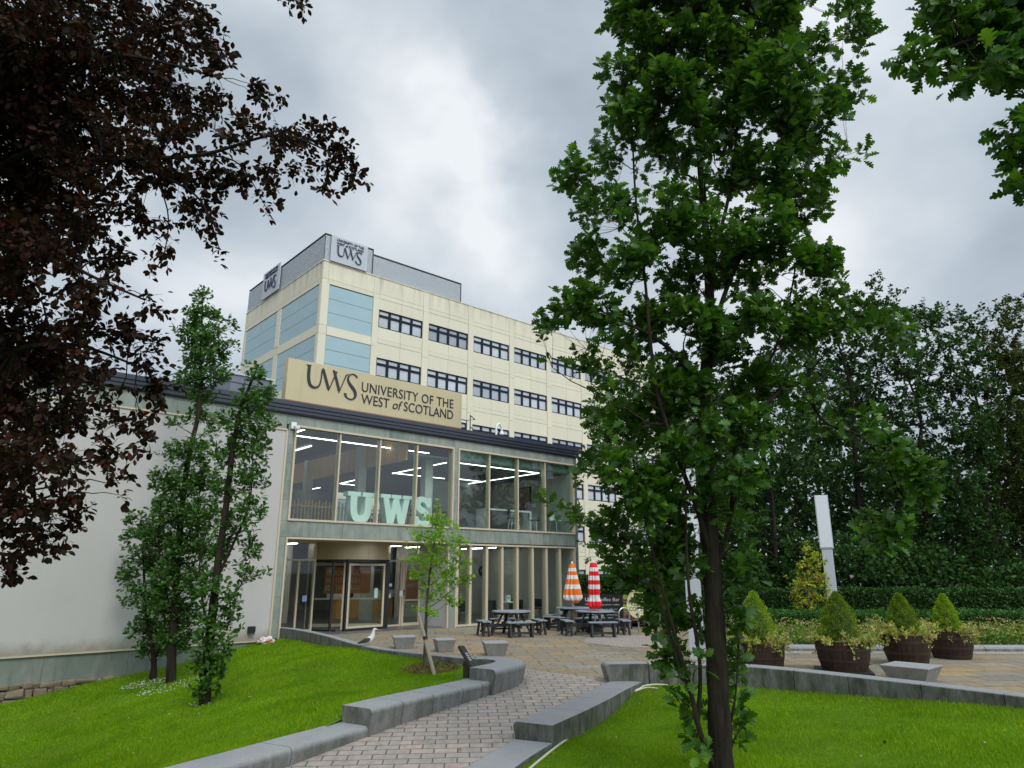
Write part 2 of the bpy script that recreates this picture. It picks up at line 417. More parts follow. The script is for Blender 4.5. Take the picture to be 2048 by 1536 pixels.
M['plaza'] = paving_mat('riven_sandstone_paving', .95, .62, [(.29, .25, .185), (.21, .20, .165), (.33, .25, .155), (.25, .24, .20), (.38, .265, .14), (.235, .215, .17), (.31, .285, .23), (.27, .22, .155)], rot=R(-6), mortar=(.10, .085, .06), ms=.012, patch=(.40, .25, .11), patchk=.25, dirt=.55, wave=.02)
M['brick'] = paving_mat('block_paving', .31, .195, [(.36, .315, .28), (.41, .35, .305), (.33, .30, .27), (.43, .345, .29), (.38, .34, .305), (.35, .32, .29), (.46, .37, .31), (.37, .33, .295)], rot=R(-4), wave=.03, mortar=(.11, .095, .08), ms=.009, patch=(.38, .30, .25), patchk=.3, dirt=.45, bstr=.8)
M['grass_base'] = grass_mat()
M['blade'] = leafmat('grass_blade', [(.15, .30, .008), (.24, .43, .010), (.19, .36, .009), (.38, .50, .035), (.17, .33, .010)], .35, .8, .02)
M['ground'] = plain('far_ground', (.10, .10, .08), .95, 0, .3, .1)
# ================= GROUND =================
def zpath(x, y):
    k = min(1, max(0, (3.2 - x) / 1.0)); return -.06 * max(0, 14.6 - y) * k
def inpoly(x, y, P):
    c = np.zeros(np.shape(x), bool); n = len(P)
    for i in range(n):
        x1, y1 = P[i]; x2, y2 = P[(i + 1) % n]
        if y1 == y2: continue
        t_ = ((y1 > y) != (y2 > y)) & (x < (x2 - x1) * (y - y1) / (y2 - y1) + x1); c ^= t_
    return c
def clipgrid(name, P, step, zf, mat, kind='structure'):
    xs = [p[0] for p in P]; ys = [p[1] for p in P]
    X = np.arange(math.floor(min(xs) / step) * step, max(xs) + step, step); Y = np.arange(math.floor(min(ys) / step) * step, max(ys) + step, step)
    import bmesh
    bm = bmesh.new()
    vs = [bm.verts.new((x, y, 0)) for x, y in P]
    f = bm.faces.new(vs); bmesh.ops.triangulate(bm, faces=[f])
    for x in X: bmesh.ops.bisect_plane(bm, geom=bm.verts[:] + bm.edges[:] + bm.faces[:], plane_co=(x, 0, 0), plane_no=(1, 0, 0))
    for y in Y: bmesh.ops.bisect_plane(bm, geom=bm.verts[:] + bm.edges[:] + bm.faces[:], plane_co=(0, y, 0), plane_no=(0, 1, 0))
    bmesh.ops.remove_doubles(bm, verts=bm.verts, dist=.0005)
    for v_ in bm.verts: v_.co.z = zf(v_.co.x, v_.co.y)
    for f in bm.faces:
        f.smooth = True
        if f.normal.z < 0: f.normal_flip()
    bmesh.ops.recalc_face_normals(bm, faces=bm.faces)
    me = bpy.data.meshes.new(name); bm.to_mesh(me); bm.free(); me.materials.append(mat)
    o = bpy.data.objects.new(name, me); link(o); tag(o, kind=kind); ALL.append(o); return o
def tps(pts):
    P = np.array([(a, b) for a, b, c in pts], float); z = np.array([c for a, b, c in pts], float)
    def ker(r): return np.where(r > 0, r * r * np.log(np.maximum(r, 1e-9)), 0)
    n = len(P); K = ker(np.hypot(P[:, None, 0] - P[None, :, 0], P[:, None, 1] - P[None, :, 1])) + np.eye(n) * .3
    L = np.zeros((n + 3, n + 3)); L[:n, :n] = K; L[:n, n] = 1; L[:n, n + 1:] = P; L[n, :n] = 1; L[n + 1:, :n] = P.T
    c = np.linalg.solve(L, np.concatenate([z, [0, 0, 0]]))
    def f(x, y):
        x = np.asarray(x, float); y = np.asarray(y, float)
        r = np.hypot(x[..., None] - P[:, 0], y[..., None] - P[:, 1])
        return (ker(r) @ c[:n]) + c[n] + c[n + 1] * x + c[n + 2] * y
    return f
# far ground sheet, below everything
mb = MB(); mb.add([(-1500, -1500, -3.2), (1500, -1500, -3.2), (1500, 1500, -3.2), (-1500, 1500, -3.2)], [(0, 1, 2, 3)])
tag(mb.build('ground', M['ground']), kind='structure')
# key lines (top surfaces of the walls), measured on the ground
CW = [(-7.35, 22.45), (-7.0, 22.25), (-6.35, 21.55), (-5.12, 19.8), (-3.9, 17.7), (-2.93, 16.35), (-1.82, 15.35), (-1.0, 14.72)]      # low concrete wall
LB = [(-2.06, 10.62), (-1.72, 11.2), (-1.30, 11.83), (-.85, 12.5), (-.42, 13.15)]           # front foot of the left seat wall
LL = [(-2.06, 10.72), (-2.62, 9.75), (-3.2, 8.7), (-3.9, 7.5), (-4.6, 6.3)]                  # front foot of the low left kerb wall
RS = [(.10, 10.38), (.62, 11.35), (1.12, 12.35), (1.56, 13.3), (1.98, 14.15)]                # path side foot of the right seat wall
RW = [(1.92, 13.95), (2.6, 14.06), (3.4, 13.98), (4.23, 13.75), (4.95, 13.2), (5.65, 12.45), (6.45, 11.5), (7.19, 10.5), (8.0, 9.2), (8.8, 7.6)]   # lawn-side top edge of the right wall
RL = [(.10, 10.28), (-.25, 9.5), (-.62, 8.5), (-1.05, 7.2), (-1.5, 5.8)]                     # path-side foot of the lower right slabs
lawnL_f = tps([(-12.2, 17.85, -1.06), (-11.5, 18.5, -.93), (-10.6, 19.2, -.72), (-9.5, 20.3, -.56), (-8.3, 21.3, -.24), (-7.3, 22.0, -.05),
               (-6.3, 21.2, .02), (-5.0, 19.3, .05), (-3.9, 17.4, .2), (-2.9, 16.1, .22), (-1.8, 15.1, .2), (-1.1, 14.5, .16), (-1.0, 13.4, .10), (-1.6, 12.2, .09), (-2.2, 11.45, .08), (-2.42, 11.05, .0), (-2.5, 10.75, -.12), (-2.9, 11.2, -.06),
               (-3.0, 9.9, -.12), (-3.8, 8.3, -.14), (-5.0, 6.2, -.3), (-5.8, 14.2, -.42), (-4.0, 14.0, -.1), (-8, 17.2, -.6), (-6, 10, -.75), (-9, 12, -1.3), (-12, 8, -2.0), (-16, 14, -1.9), (-8, 4, -1.3), (-15, 3, -2.5)])
lawnR_f = tps([(.65, 10.9, -.30), (1.15, 11.9, -.29), (1.7, 12.9, -.22), (2.3, 13.7, -.10), (3.2, 13.85, -.08), (4.2, 13.6, -.08), (5.6, 12.3, -.02), (6.4, 11.4, .06), (7.1, 10.3, .13), (8, 8.5, .16),
               (.3, 9.5, -.27), (0, 8, -.3), (-.5, 6, -.38), (3, 11, -.25), (3, 8, -.22), (4, 5, -.25), (1, 4, -.4), (6, 6, -.1), (2, 0, -.5), (8, 0, -.3)])
polyL = [(-24, 7.3), (-13.9, 16.38), (-7.42, 22.10)] + CW[1:] + [(-.75, 14.0), (-.65, 13.2), (-1.08, 12.6), (-1.52, 11.95), (-1.94, 11.3), (-2.34, 11.02), (-2.5, 10.78), (-2.85, 9.9), (-3.4, 8.8), (-4.1, 7.6), (-4.8, 6.4), (-6, 4), (-6, -6), (-24, -6)]
polyR = [(.5, 10.45), (1.0, 11.35), (1.5, 12.3), (1.95, 13.2), (2.3, 14.0)] + [(x, y + .12) for x, y in RW[1:]] + [(10, 4), (10, -6), (-1.5, -6), (-.9, 6), (-.6, 7.2), (-.18, 8.4), (.2, 9.4)]
clipgrid('lawn', polyL, .5, lambda x, y: float(lawnL_f(x, y)), M['grass_base'])
clipgrid('lawn', polyR, .5, lambda x, y: float(lawnR_f(x, y)), M['grass_base'])
# plaza and path
plazaP = [(-7.0, 22.4), (-6.3, 21.62), (-5.05, 19.9), (-3.85, 17.8), (-2.85, 16.45), (-1.75, 15.45), (-1.0, 14.85), (-.3, 15.0), (.1, 14.8), (.2, 15.2), (1.85, 13.8), (2.2, 14.2)] + [(x + .15, y + .2) for x, y in RW[2:]] + [(9.3, 6), (40, 6), (40, 19.02), (30, 19.02), (13.1, 18.97), (6.18, 19.09), (6.1, 19.7), (6.3, 22.6), (12, 70), (-10, 70), (-14, 35)]
clipgrid('plaza', plazaP, .5, lambda x, y: 0.0 if y > 15.4 or x > 3.2 else zpath(x, y) - .006, M['plaza'])
pathP = [(-6.5, 3), (-4.75, 6.3), (-4.0, 7.5), (-3.3, 8.7), (-2.72, 9.75), (-2.16, 10.6), (-1.85, 11.2), (-1.4, 11.85), (-.95, 12.55), (-.55, 13.2), (-.3, 13.8), (.0, 14.3), (.2, 15.7), (1.92, 14.2), (2.05, 14.1), (1.62, 13.3), (1.2, 12.35), (.7, 11.35), (.2, 10.4), (-.15, 9.5), (-.5, 8.5), (-.95, 7.2), (-1.4, 5.8), (-2.3, 3)]
clipgrid('brick_path', pathP, .4, lambda x, y: zpath(x, y) + .004, M['brick'])
# darker block paving patch behind the tables and the red strip along the bed
clipgrid('paved_strip', [(2.05, 21.4), (3.0, 19.9), (5.0, 19.7), (4.5, 20.6), (4.3, 23.6), (2.6, 23.9)], .8, lambda x, y: .006, M['brick'])
clipgrid('paved_strip', [(5.3, 18.5), (13.0, 18.3), (30, 18.35), (30, 18.93), (13.1, 18.9), (7.0, 19.03), (6.0, 19.35)], 2.0, lambda x, y: .006, M['brick'])
# planting bed soil beyond the kerb
clipgrid('planting_bed', [(5.85, 20.6), (5.95, 19.9), (6.25, 19.4), (6.8, 19.2), (8.5, 19.1), (13.1, 19.04), (60, 19.1), (60, 60), (14, 60), (6.6, 27.5), (5.9, 23)], 2.0, lambda x, y: .05 + .02 * math.sin(x * 2) , M['soil'])

# ---------- walls of dressed stone
def arc_resample(pts, n):
    P = [Vector((p[0], p[1], p[2] if len(p) > 2 else 0)) for p in pts]
    # catmull-rom
    out = []
    segs = len(P) - 1
    for i in range(segs):
        p0 = P[max(i - 1, 0)]; p1 = P[i]; p2 = P[i + 1]; p3 = P[min(i + 2, segs)]
        for k in range(n):
            t = k / n
            out.append(.5 * ((2 * p1) + (p2 - p0) * t + (2 * p0 - 5 * p1 + 4 * p2 - p3) * t * t + (3 * p1 - p0 - 3 * p2 + p3) * t ** 3))
    out.append(P[-1]); return out
def nose_profile(w_, top, bot, side=1, lean=.10, r=.07):
    # across 0 = front foot, positive = into the wall; rounded overhanging nose
    pr = [(0, bot), (-lean * .55, bot + (top - bot) * .5)]
    cx, cz = -lean + r, top - r
    for k in range(7):
        a = math.pi + .25 - (math.pi / 2 + .25) * k / 6
        pr.append((cx + r * math.cos(a), cz + r * math.sin(a)))
    pr += [(w_, top), (w_, bot)]
    return [(a * side, b) for a, b in pr]
def stone_wall(name, label, pts, prof_fn, mat, cuts, group=None, cat='wall', part='granite_block', seg=8, gap=.006):
    # pts polyline; split in len(cuts)-1 blocks along arc length (fractions)
    pth = arc_resample(pts, seg)
    L = [0]
    for a, b in zip(pth, pth[1:]): L.append(L[-1] + (b - a).length)
    T = L[-1]
    def atl(d):
        for i in range(len(L) - 1):
            if d <= L[i + 1] or i == len(L) - 2:
                t = (d - L[i]) / max(1e-9, L[i + 1] - L[i]); return pth[i].lerp(pth[i + 1], t)
    e = empty(name, pth[0], 0, label, cat, group)
    for c0, c1 in zip(cuts, cuts[1:]):
        d0, d1 = c0 * T + gap, c1 * T - gap
        ps = [atl(d0)] + [p for p, l in zip(pth, L) if d0 + .02 < l < d1 - .02] + [atl(d1)]
        mb = MB(); mb.sweep([p - pth[0] for p in ps], prof_fn()); o = mb.build(part, mat, e, smooth=True)
        bevel(o, .006, 2)
    return e
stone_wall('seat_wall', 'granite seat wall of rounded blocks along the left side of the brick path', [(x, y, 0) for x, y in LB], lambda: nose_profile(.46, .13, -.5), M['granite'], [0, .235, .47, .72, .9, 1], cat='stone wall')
# slightly lower kerb wall nearer the viewer
stone_wall('kerb_wall', 'low granite kerb wall stepping down below the left seat wall', [(x, y, 0) for x, y in LL], lambda: nose_profile(.46, -.10, -.9, side=-1), M['granite'], [0, .29, .62, 1], cat='stone wall')
# curved end block: sweeps round from the seat wall to the concrete wall
CVP = [(-.40, 13.05), (-.16, 13.42), (.06, 13.85), (.12, 14.3), (-.08, 14.72), (-.42, 14.93), (-.75, 14.95)]
stone_wall('curved_seat_wall', 'tall curved granite block ending the left seat wall beside the plaza', [(x, y, 0) for x, y in CVP], lambda: nose_profile(.44, .33, -.35, lean=.14, r=.09), M['granite'], [0, 1], cat='stone wall', seg=10)
# concrete retaining wall up to the building
def flat_prof(w_, top, bot, side=1): return [(a * side, b) for a, b in ((0, bot), (0, top - .012), (.012, top), (w_ - .012, top), (w_, top - .012), (w_, bot))]
stone_wall('retaining_wall', 'long low concrete wall curving from the white building down to the lectern', [(x, y, 0) for x, y in CW] + [(-.72, 14.62, 0)], lambda: flat_prof(.22, .33, -.5, 1), M['concrete'], [0, .08, .22, .36, .5, .64, .78, .9, 1], part='concrete_slab', cat='wall')
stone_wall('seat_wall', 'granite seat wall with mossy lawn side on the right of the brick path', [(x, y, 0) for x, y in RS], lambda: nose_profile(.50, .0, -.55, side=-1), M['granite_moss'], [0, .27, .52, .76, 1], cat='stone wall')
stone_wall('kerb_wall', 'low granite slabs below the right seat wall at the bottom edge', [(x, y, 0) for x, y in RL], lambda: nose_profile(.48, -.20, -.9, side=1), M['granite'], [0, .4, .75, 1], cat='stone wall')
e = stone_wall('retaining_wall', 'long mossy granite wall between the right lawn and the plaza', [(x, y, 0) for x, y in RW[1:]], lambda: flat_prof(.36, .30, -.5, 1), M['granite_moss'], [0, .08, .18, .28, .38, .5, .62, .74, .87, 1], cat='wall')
# rounded end block of that wall
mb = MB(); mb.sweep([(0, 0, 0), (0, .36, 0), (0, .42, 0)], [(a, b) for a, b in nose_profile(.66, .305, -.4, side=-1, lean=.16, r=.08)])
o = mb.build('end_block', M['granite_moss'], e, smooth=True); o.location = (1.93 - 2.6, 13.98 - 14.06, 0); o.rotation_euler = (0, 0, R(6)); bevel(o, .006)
# kerb of the planting bed
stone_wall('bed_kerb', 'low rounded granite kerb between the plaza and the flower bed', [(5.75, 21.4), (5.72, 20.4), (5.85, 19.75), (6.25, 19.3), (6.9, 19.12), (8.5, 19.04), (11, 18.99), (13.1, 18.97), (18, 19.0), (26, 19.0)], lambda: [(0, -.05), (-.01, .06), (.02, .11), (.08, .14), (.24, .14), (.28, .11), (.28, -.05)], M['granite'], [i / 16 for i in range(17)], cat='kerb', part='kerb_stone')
# the granite stools
def stool(px, py, wx, wy, h, rz, label):
    p = G(px, py); e = empty('granite_stool', (p.x, p.y, 0), rz, label, 'stone stool', 'tapered granite stools on the plaza')
    mb = MB(); b_, t_ = .74, 1.0
    rings = [(.72, 0), (.80, h * .3), (.93, h * .75), (1.0, h * .92), (.995, h * .97), (.97, h)]
    vs = []
    for k, z in rings:
        for a, b in ((-1, -1), (1, -1), (1, 1), (-1, 1)): vs.append((a * wx / 2 * k, b * wy / 2 * k, z))
    n = len(rings)
    mb.add(vs, [(i * 4 + k, i * 4 + (k + 1) % 4, (i + 1) * 4 + (k + 1) % 4, (i + 1) * 4 + k) for i in range(n - 1) for k in range(4)] + [(3, 2, 1, 0), tuple((n - 1) * 4 + k for k in range(4))])
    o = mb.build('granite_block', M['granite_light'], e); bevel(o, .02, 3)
    return e
stool(807, 1296, .60, .58, .31, R(14), 'tapered granite stool nearest the seagull on the plaza')
stool(888, 1303, .50, .50, .31, R(20), 'tapered granite stool behind the staked sapling')
stool(990, 1310, .60, .60, .31, R(10), 'tapered granite stool beyond the curved seat wall')
stool(1826, 1361, .86, .8, .28, R(-48), 'broad granite stool in front of the barrel planters on the right')

# ---------- lawn blades
def lawn_blades(name, label, poly, f, n, ymin, ymax, xmin, xmax, seed, ex=[]):
    r_ = np.random.default_rng(seed)
    x = []; y = []
    # density falls with distance from the viewer
    X = r_.uniform(xmin, xmax, n * 4); Y = r_.uniform(ymin, ymax, n * 4)
    d = np.hypot(X, Y); keep = (r_.random(n * 4) < np.clip((9.0 / d) ** 1.3, 0, 1)) & inpoly(X, Y, poly)
    X = X[keep][:n]; Y = Y[keep][:n]; n = len(X); Z = f(X, Y)
    d = np.hypot(X, Y)
    h = r_.uniform(.022, .05, n) * (1 + .35 * np.sin(X * 2.1 + np.sin(Y * 1.3)) * np.cos(Y * 1.7)); wd = .0035 * np.clip(d / 6, 1, 3.2) * r_.uniform(.7, 1.3, n)
    tall = r_.random(n) < .01; h[tall] *= 1.9
    a = r_.uniform(0, 2 * np.pi, n); ln = r_.uniform(.1, .7, n) * h; la = r_.uniform(0, 2 * np.pi, n)
    v = np.empty((n, 3, 3)); v[:, 0] = np.stack([X - np.cos(a) * wd, Y - np.sin(a) * wd, Z - .004], 1); v[:, 1] = np.stack([X + np.cos(a) * wd, Y + np.sin(a) * wd, Z - .004], 1)
    v[:, 2] = np.stack([X + np.cos(la) * ln, Y + np.sin(la) * ln, Z + h], 1)
    o = fastmesh(name, v.reshape(-1, 3), np.arange(n * 3).reshape(n, 3), M['blade'])
    tag(o, label, 'grass', kind='stuff')
polyLb = [(-24, 7.3), (-13.9, 16.38), (-7.42, 22.10)] + CW[1:] + [(-1.05, 13.9), (-.98, 13.5), (-1.30, 12.8), (-1.78, 12.12), (-2.2, 11.4), (-2.53, 10.88), (-2.6, 10.8), (-3.05, 9.97), (-3.63, 8.95), (-4.3, 7.75), (-5.0, 6.5), (-6, 4), (-6, -6), (-24, -6)]
lawn_blades('grass', 'short bright green grass on the left lawn', polyLb, lawnL_f, 260000, 7, 22.5, -15, 0, 1)
lawn_blades('grass', 'short bright green grass on the right lawn under the big oak', polyR, lawnR_f, 130000, 6.5, 14.2, -1, 10, 2)
# ================= LETTERING =================
RX = Matrix.Rotation(R(90), 4, 'X')            # drawing plane XY -> upright XZ, thickness towards -y
def ribbon(mb, pts, wds, z0, z1, T=RX, cap=True):
    P = [Vector((p[0], p[1])) for p in pts]; Lp = []; Rp = []
    for i, p in enumerate(P):
        d = (P[min(i + 1, len(P) - 1)] - P[max(i - 1, 0)]).normalized(); n = Vector((-d.y, d.x))
        Lp.append(p + n * wds[i] / 2); Rp.append(p - n * wds[i] / 2)
    m = len(P)
    vs = [T @ Vector((q.x, q.y, z)) for z in (z0, z1) for q in Lp + Rp]
    fs = []
    for i in range(m - 1):
        fs.append((i, i + 1, m + i + 1, m + i)); fs.append((2 * m + i, 3 * m + i, 3 * m + i + 1, 2 * m + i + 1))
        fs.append((i, 2 * m + i, 2 * m + i + 1, i + 1)); fs.append((m + i, m + i + 1, 3 * m + i + 1, 3 * m + i))
    fs += [(0, m, 3 * m, 2 * m), (m - 1, 3 * m - 1, 4 * m - 1, 2 * m - 1)]
    mb.add(vs, fs)
def bez(pts, n=10):
    out = []
    for i in range(0, len(pts) - 3, 3):
        a, b, c, d = [Vector(p) for p in pts[i:i + 4]]
        for k in range(n + (i + 4 >= len(pts))):
            t = k / n; out.append(tuple(a * (1 - t) ** 3 + b * 3 * t * (1 - t) ** 2 + c * 3 * t * t * (1 - t) + d * t ** 3))
    return out
def logo_uws(name, mat, parent, x, z, h, depth, y=0.0):
    """the humanist UWS monogram: cap height h, left edge x, baseline z"""
    mb = MB()
    T = Matrix.Translation((x, y, z)) @ RX @ Matrix.Scale(h, 4)
    D_ = depth / h
    # U
    p = bez([(.10, .99, 0), (.10, .62, 0), (.08, .40, 0), (.16, .17, 0), (.23, -.02, 0), (.42, -.05, 0), (.56, .03, 0), (.70, .12, 0), (.735, .35, 0), (.735, .86, 0)], 10)
    wd = [.135 - .085 * min(1, max(0, (i - 12) / 14)) for i in range(len(p))]
    ribbon(mb, p, wd, 0, D_, T)
    ribbon(mb, [(-.03, 1.0), (.05, .975), (.20, 1.0)], [.02, .05, .03], 0, D_ * 1.04, T)
    # W
    ribbon(mb, [(.755, .97), (.80, .90), (1.13, .02)], [.03, .13, .12], 0, D_, T)
    ribbon(mb, [(1.13, -.04), (1.39, .70), (1.50, .95)], [.03, .045, .05], 0, D_ * .97, T)
    ribbon(mb, [(1.29, .99), (1.36, .92), (1.67, .04)], [.03, .12, .12], 0, D_ * 1.03, T)
    ribbon(mb, [(1.655, -.05), (1.93, .72), (1.98, .86), (2.10, .95)], [.03, .045, .05, .03], 0, D_ * .95, T)
    # S, larger, dropping below the line
    p = bez([(2.56, .84, 0), (2.50, 1.00, 0), (2.20, 1.06, 0), (2.10, .80, 0), (2.02, .56, 0), (2.28, .40, 0), (2.42, .24, 0), (2.62, .0, 0), (2.52, -.27, 0), (2.26, -.27, 0), (2.08, -.27, 0), (1.98, -.14, 0), (1.99, -.02, 0)], 12)
    n = len(p); wd = []
    for i in range(n):
        t = i / (n - 1); wd.append(.045 + .105 * math.exp(-((t - .48) / .20) ** 2) + .03 * max(0, 1 - t * 8) + .09 * max(0, (t - .82) / .18))
    ribbon(mb, p, wd, 0, D_ * 1.02, T)
    return mb.build(name, mat, parent)
def text(name, s, mat, parent, x0, x1, z, cap, depth=.01, y=0.0, slant=0.0, spacing=1.0):
    """flat lettering standing upright in the local xz plane, facing -y, fitted between x0 and x1"""
    cu = bpy.data.curves.new(name, 'FONT'); cu.body = s; cu.size = 1; cu.extrude = .5; cu.space_character = spacing; cu.resolution_u = 3
    tmp = bpy.data.objects.new('tmp', cu); link(tmp)
    dg = bpy.context.evaluated_depsgraph_get(); me = bpy.data.meshes.new_from_object(tmp.evaluated_get(dg))
    bpy.data.objects.remove(tmp); bpy.data.curves.remove(cu)
    n = len(me.vertices); co = np.empty(n * 3); me.vertices.foreach_get('co', co); co = co.reshape(-1, 3)
    mn, mxx = co[:, 0].min(), co[:, 0].max(); capx = .69
    X = x0 + (co[:, 0] - mn) / (mxx - mn) * (x1 - x0); Z = z + co[:, 1] / capx * cap; Y = y - (co[:, 2] + .5) * depth; X = X + slant * (Z - z)
    me.vertices.foreach_set('co', np.stack([X, Y, Z], 1).ravel()); me.materials.clear(); me.materials.append(mat); me.update(); me.name = name
    o = bpy.data.objects.new(name, me); link(o); o.parent = parent; ALL.append(o)
    return o

# ================= ENTRANCE BUILDING =================
EB = empty('entrance_building', P0, ROT, 'two storey glass and slate entrance building with beige window frames and revolving door', 'building')
def slabs(mb, s0, s1, z0, z1, wd, v0=-.02, v1=.14, gap=.006, zsplit=None, r_=random.Random(3)):
    n = max(1, round((s1 - s0) / wd)); zs = [z0] + (zsplit or []) + [z1]
    for za, zb in zip(zs, zs[1:]):
        off = r_.uniform(-.1, .1) * wd if n > 2 else 0
        xs = [s0] + [s0 + (s1 - s0) * i / n + off for i in range(1, n)] + [s1]
        for a, b in zip(xs, xs[1:]): mb.box(a + gap / 2, b - gap / 2, v0 + r_.uniform(0, .004), v1, za + gap / 2, zb - gap / 2)
cl = MB()
slabs(cl, -20.5, -7.12, 6.50, 6.98, 1.15); slabs(cl, -7.12, 6.57, 6.66, 6.98, .95)
slabs(cl, -7.05, 6.57, 3.06, 3.56, .72)
slabs(cl, -7.05, -6.84, .02, 3.06, .3, zsplit=[.62, 1.24, 1.85, 2.45]); slabs(cl, -7.05, -6.84, 3.56, 6.66, .3, zsplit=[4.2, 4.8, 5.4, 6.0])
slabs(cl, -.30, -.10, 3.56, 6.66, .3, zsplit=[4.18, 4.8, 5.42, 6.04]); slabs(cl, -.42, -.06, .0, 3.06, .4, zsplit=[.62, 1.24, 1.86, 2.46])
cl.build('slate_cladding', M['slate'], EB)
cl = MB(); slabs(cl, 6.40, 6.62, .0, 3.06, .4, v0=-.03, zsplit=[.62, 1.24, 1.86, 2.46]); slabs(cl, 6.42, 6.62, 3.06, 6.98, .4, v0=-.03, zsplit=[3.66, 4.26, 4.86, 5.46, 6.1, 6.6])
for i in range(12): cl.box(6.57, 6.63, .15 + i * .5, .64 + i * .5, 0, 6.98)
cl.build('slate_corner', M['slate_dark'], EB)
# white rendered wall, plinth, shadow-gap strip and rubble footing
mb = MB(); mb.box(-20.5, -7.12, .0, .3, 0, 6.44); mb.build('rendered_wall', M['render'], EB)
mb = MB(); mb.box(-20.5, -7.09, -.035, .0, 6.44, 6.495); mb.box(-7.12, -7.06, -.035, .12, -.05, 6.44); mb.box(-20.5, -7.12, -.04, .1, -.04, -.002); mb.build('beige_trim', M['beige'], EB)
mb = MB(); slabs(mb, -20.5, -7.06, -.72, -.045, 1.9, v0=.02, v1=.2, r_=random.Random(9)); mb.build('slate_plinth', slate_mat('plinth_slate', .75), EB)
def rubble(parent):
    mb = MB(); r_ = random.Random(5)
    z = -1.75
    while z < -.74:
        h = r_.uniform(.09, .2); x = -20.5
        while x < -8.8:
            L = r_.uniform(.12, .55); n0 = len(mb.v); zz = z + r_.uniform(-.02, .02); mb.box(x, x + L - .015, -.07, .2, zz, zz + h - .012)
            for q in range(n0, len(mb.v)): a_ = mb.v[q]; mb.v[q] = (a_[0] + r_.uniform(-.03, .03), a_[1] + (r_.uniform(-.05, .04) if a_[1] < 0 else 0), a_[2] + r_.uniform(-.025, .025))
            x += L
        z += h
    o = mb.build('rubble_footing', plain('rubble_stone', (.20, .155, .105), .9, 0, .7, 3, bmp=.6), parent); bevel(o, .03, 2)
rubble(EB)
# cornice
mb = MB(); cp = [(.12, 6.98), (-.10, 6.985), (-.13, 7.04), (-.13, 7.13), (-.17, 7.145), (-.17, 7.24), (-.21, 7.26), (-.21, 7.40), (.12, 7.44)]
mb.sweep([(-20.5, 0, 0), (6.68, 0, 0)], [(a, b) for a, b in cp]); mb.sweep([(6.665, .1, 0), (6.665, 9, 0)], [(a * .9, b + .002) for a, b in cp]); mb.build('cornice', M['cornice'], EB)
# body: roof, slabs, side and back walls
mb = MB(); mb.box(-20.5, 6.6, .13, 16, 7.2, 7.38); mb.build('roof', M['darkgrey'], EB)
mb = MB(); mb.box(-6.84, 6.40, .14, 14, 3.10, 3.50); mb.build('upper_floor', M['floor_in'], EB)
mb = MB(); mb.box(-7.05, 6.4, .3, 14, .001, .02); mb.build('ground_floor', M['floor_in'], EB)
mb = MB()
mb.box(6.35, 6.56, .15, 14.1, .02, 7.2)                     # right side wall
mb.box(-7.1, -6.9, .3, 14, .02, 7.2)                        # left side wall
mb.box(-7.0, 10.6, 14, 14.15, .02, 4.0)
mb.box(-7.0, 1.9, 14, 14.15, 4.0, 7.2)
mb.box(2.9, 6.34, 5.95, 6.1, 3.5, 6.24)                     # upper back wall behind the tables
mb.box(1.1, 6.34, 5.9, 6.05, .02, 3.1)                       # cafe back wall
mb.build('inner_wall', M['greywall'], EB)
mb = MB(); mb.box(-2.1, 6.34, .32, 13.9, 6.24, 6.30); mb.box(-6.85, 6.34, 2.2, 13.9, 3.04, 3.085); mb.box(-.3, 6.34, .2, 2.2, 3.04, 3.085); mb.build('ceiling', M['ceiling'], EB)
mb = MB(); mb.box(-.1, 6.34, .30, .62, 6.30, 6.62); mb.box(-.1, 6.34, .62, .66, 6.28, 6.36); mb.box(-6.8, 6.34, .17, .20, 6.6, 7.2); mb.build('window_bulkhead', plain('pale_bulkhead', (.33, .45, .40), .6), EB)
for cb in ((-2.5, -2.15, 3.4, 3.7, 3.5, 6.9), (-2.5, -2.15, 8.2, 8.5, 3.5, 6.9), (-.9, -.55, 1.0, 1.35, 3.5, 6.24), (-5.9, -5.55, 7, 7.3, 3.5, 7.2), (-4.2, -3.85, 6.0, 6.35, .02, 3.04), (-.9, -.5, 5.2, 5.6, .02, 3.04)):
    mb = MB(); mb.box(*cb); mb.build('column', M['offwhite'], EB)
mb = MB()
for i in range(150): mb.box(-2.22, -2.16, .4 + i * .09, 4e-1 + i * .09 + .06, 6.02, 6.95)
mb.build('timber_slat_fascia', M['woodslat'], EB)
mb = MB(); mb.box(-2.15, -2.12, .4, 13.9, 6.02, 7.19); mb.build('fascia_backing', M['darkgrey'], EB)
mb = MB()
for i in range(60): mb.box(-6.6 + i * .145, -6.6 + i * .145 + .05, 4.0, 4.04, 3.52, 4.62 + .07 * (i % 2))
mb.box(-6.6, 2.1, 3.96, 3.995, 4.40, 4.46); mb.build('balustrade', M['woodslat'], EB)
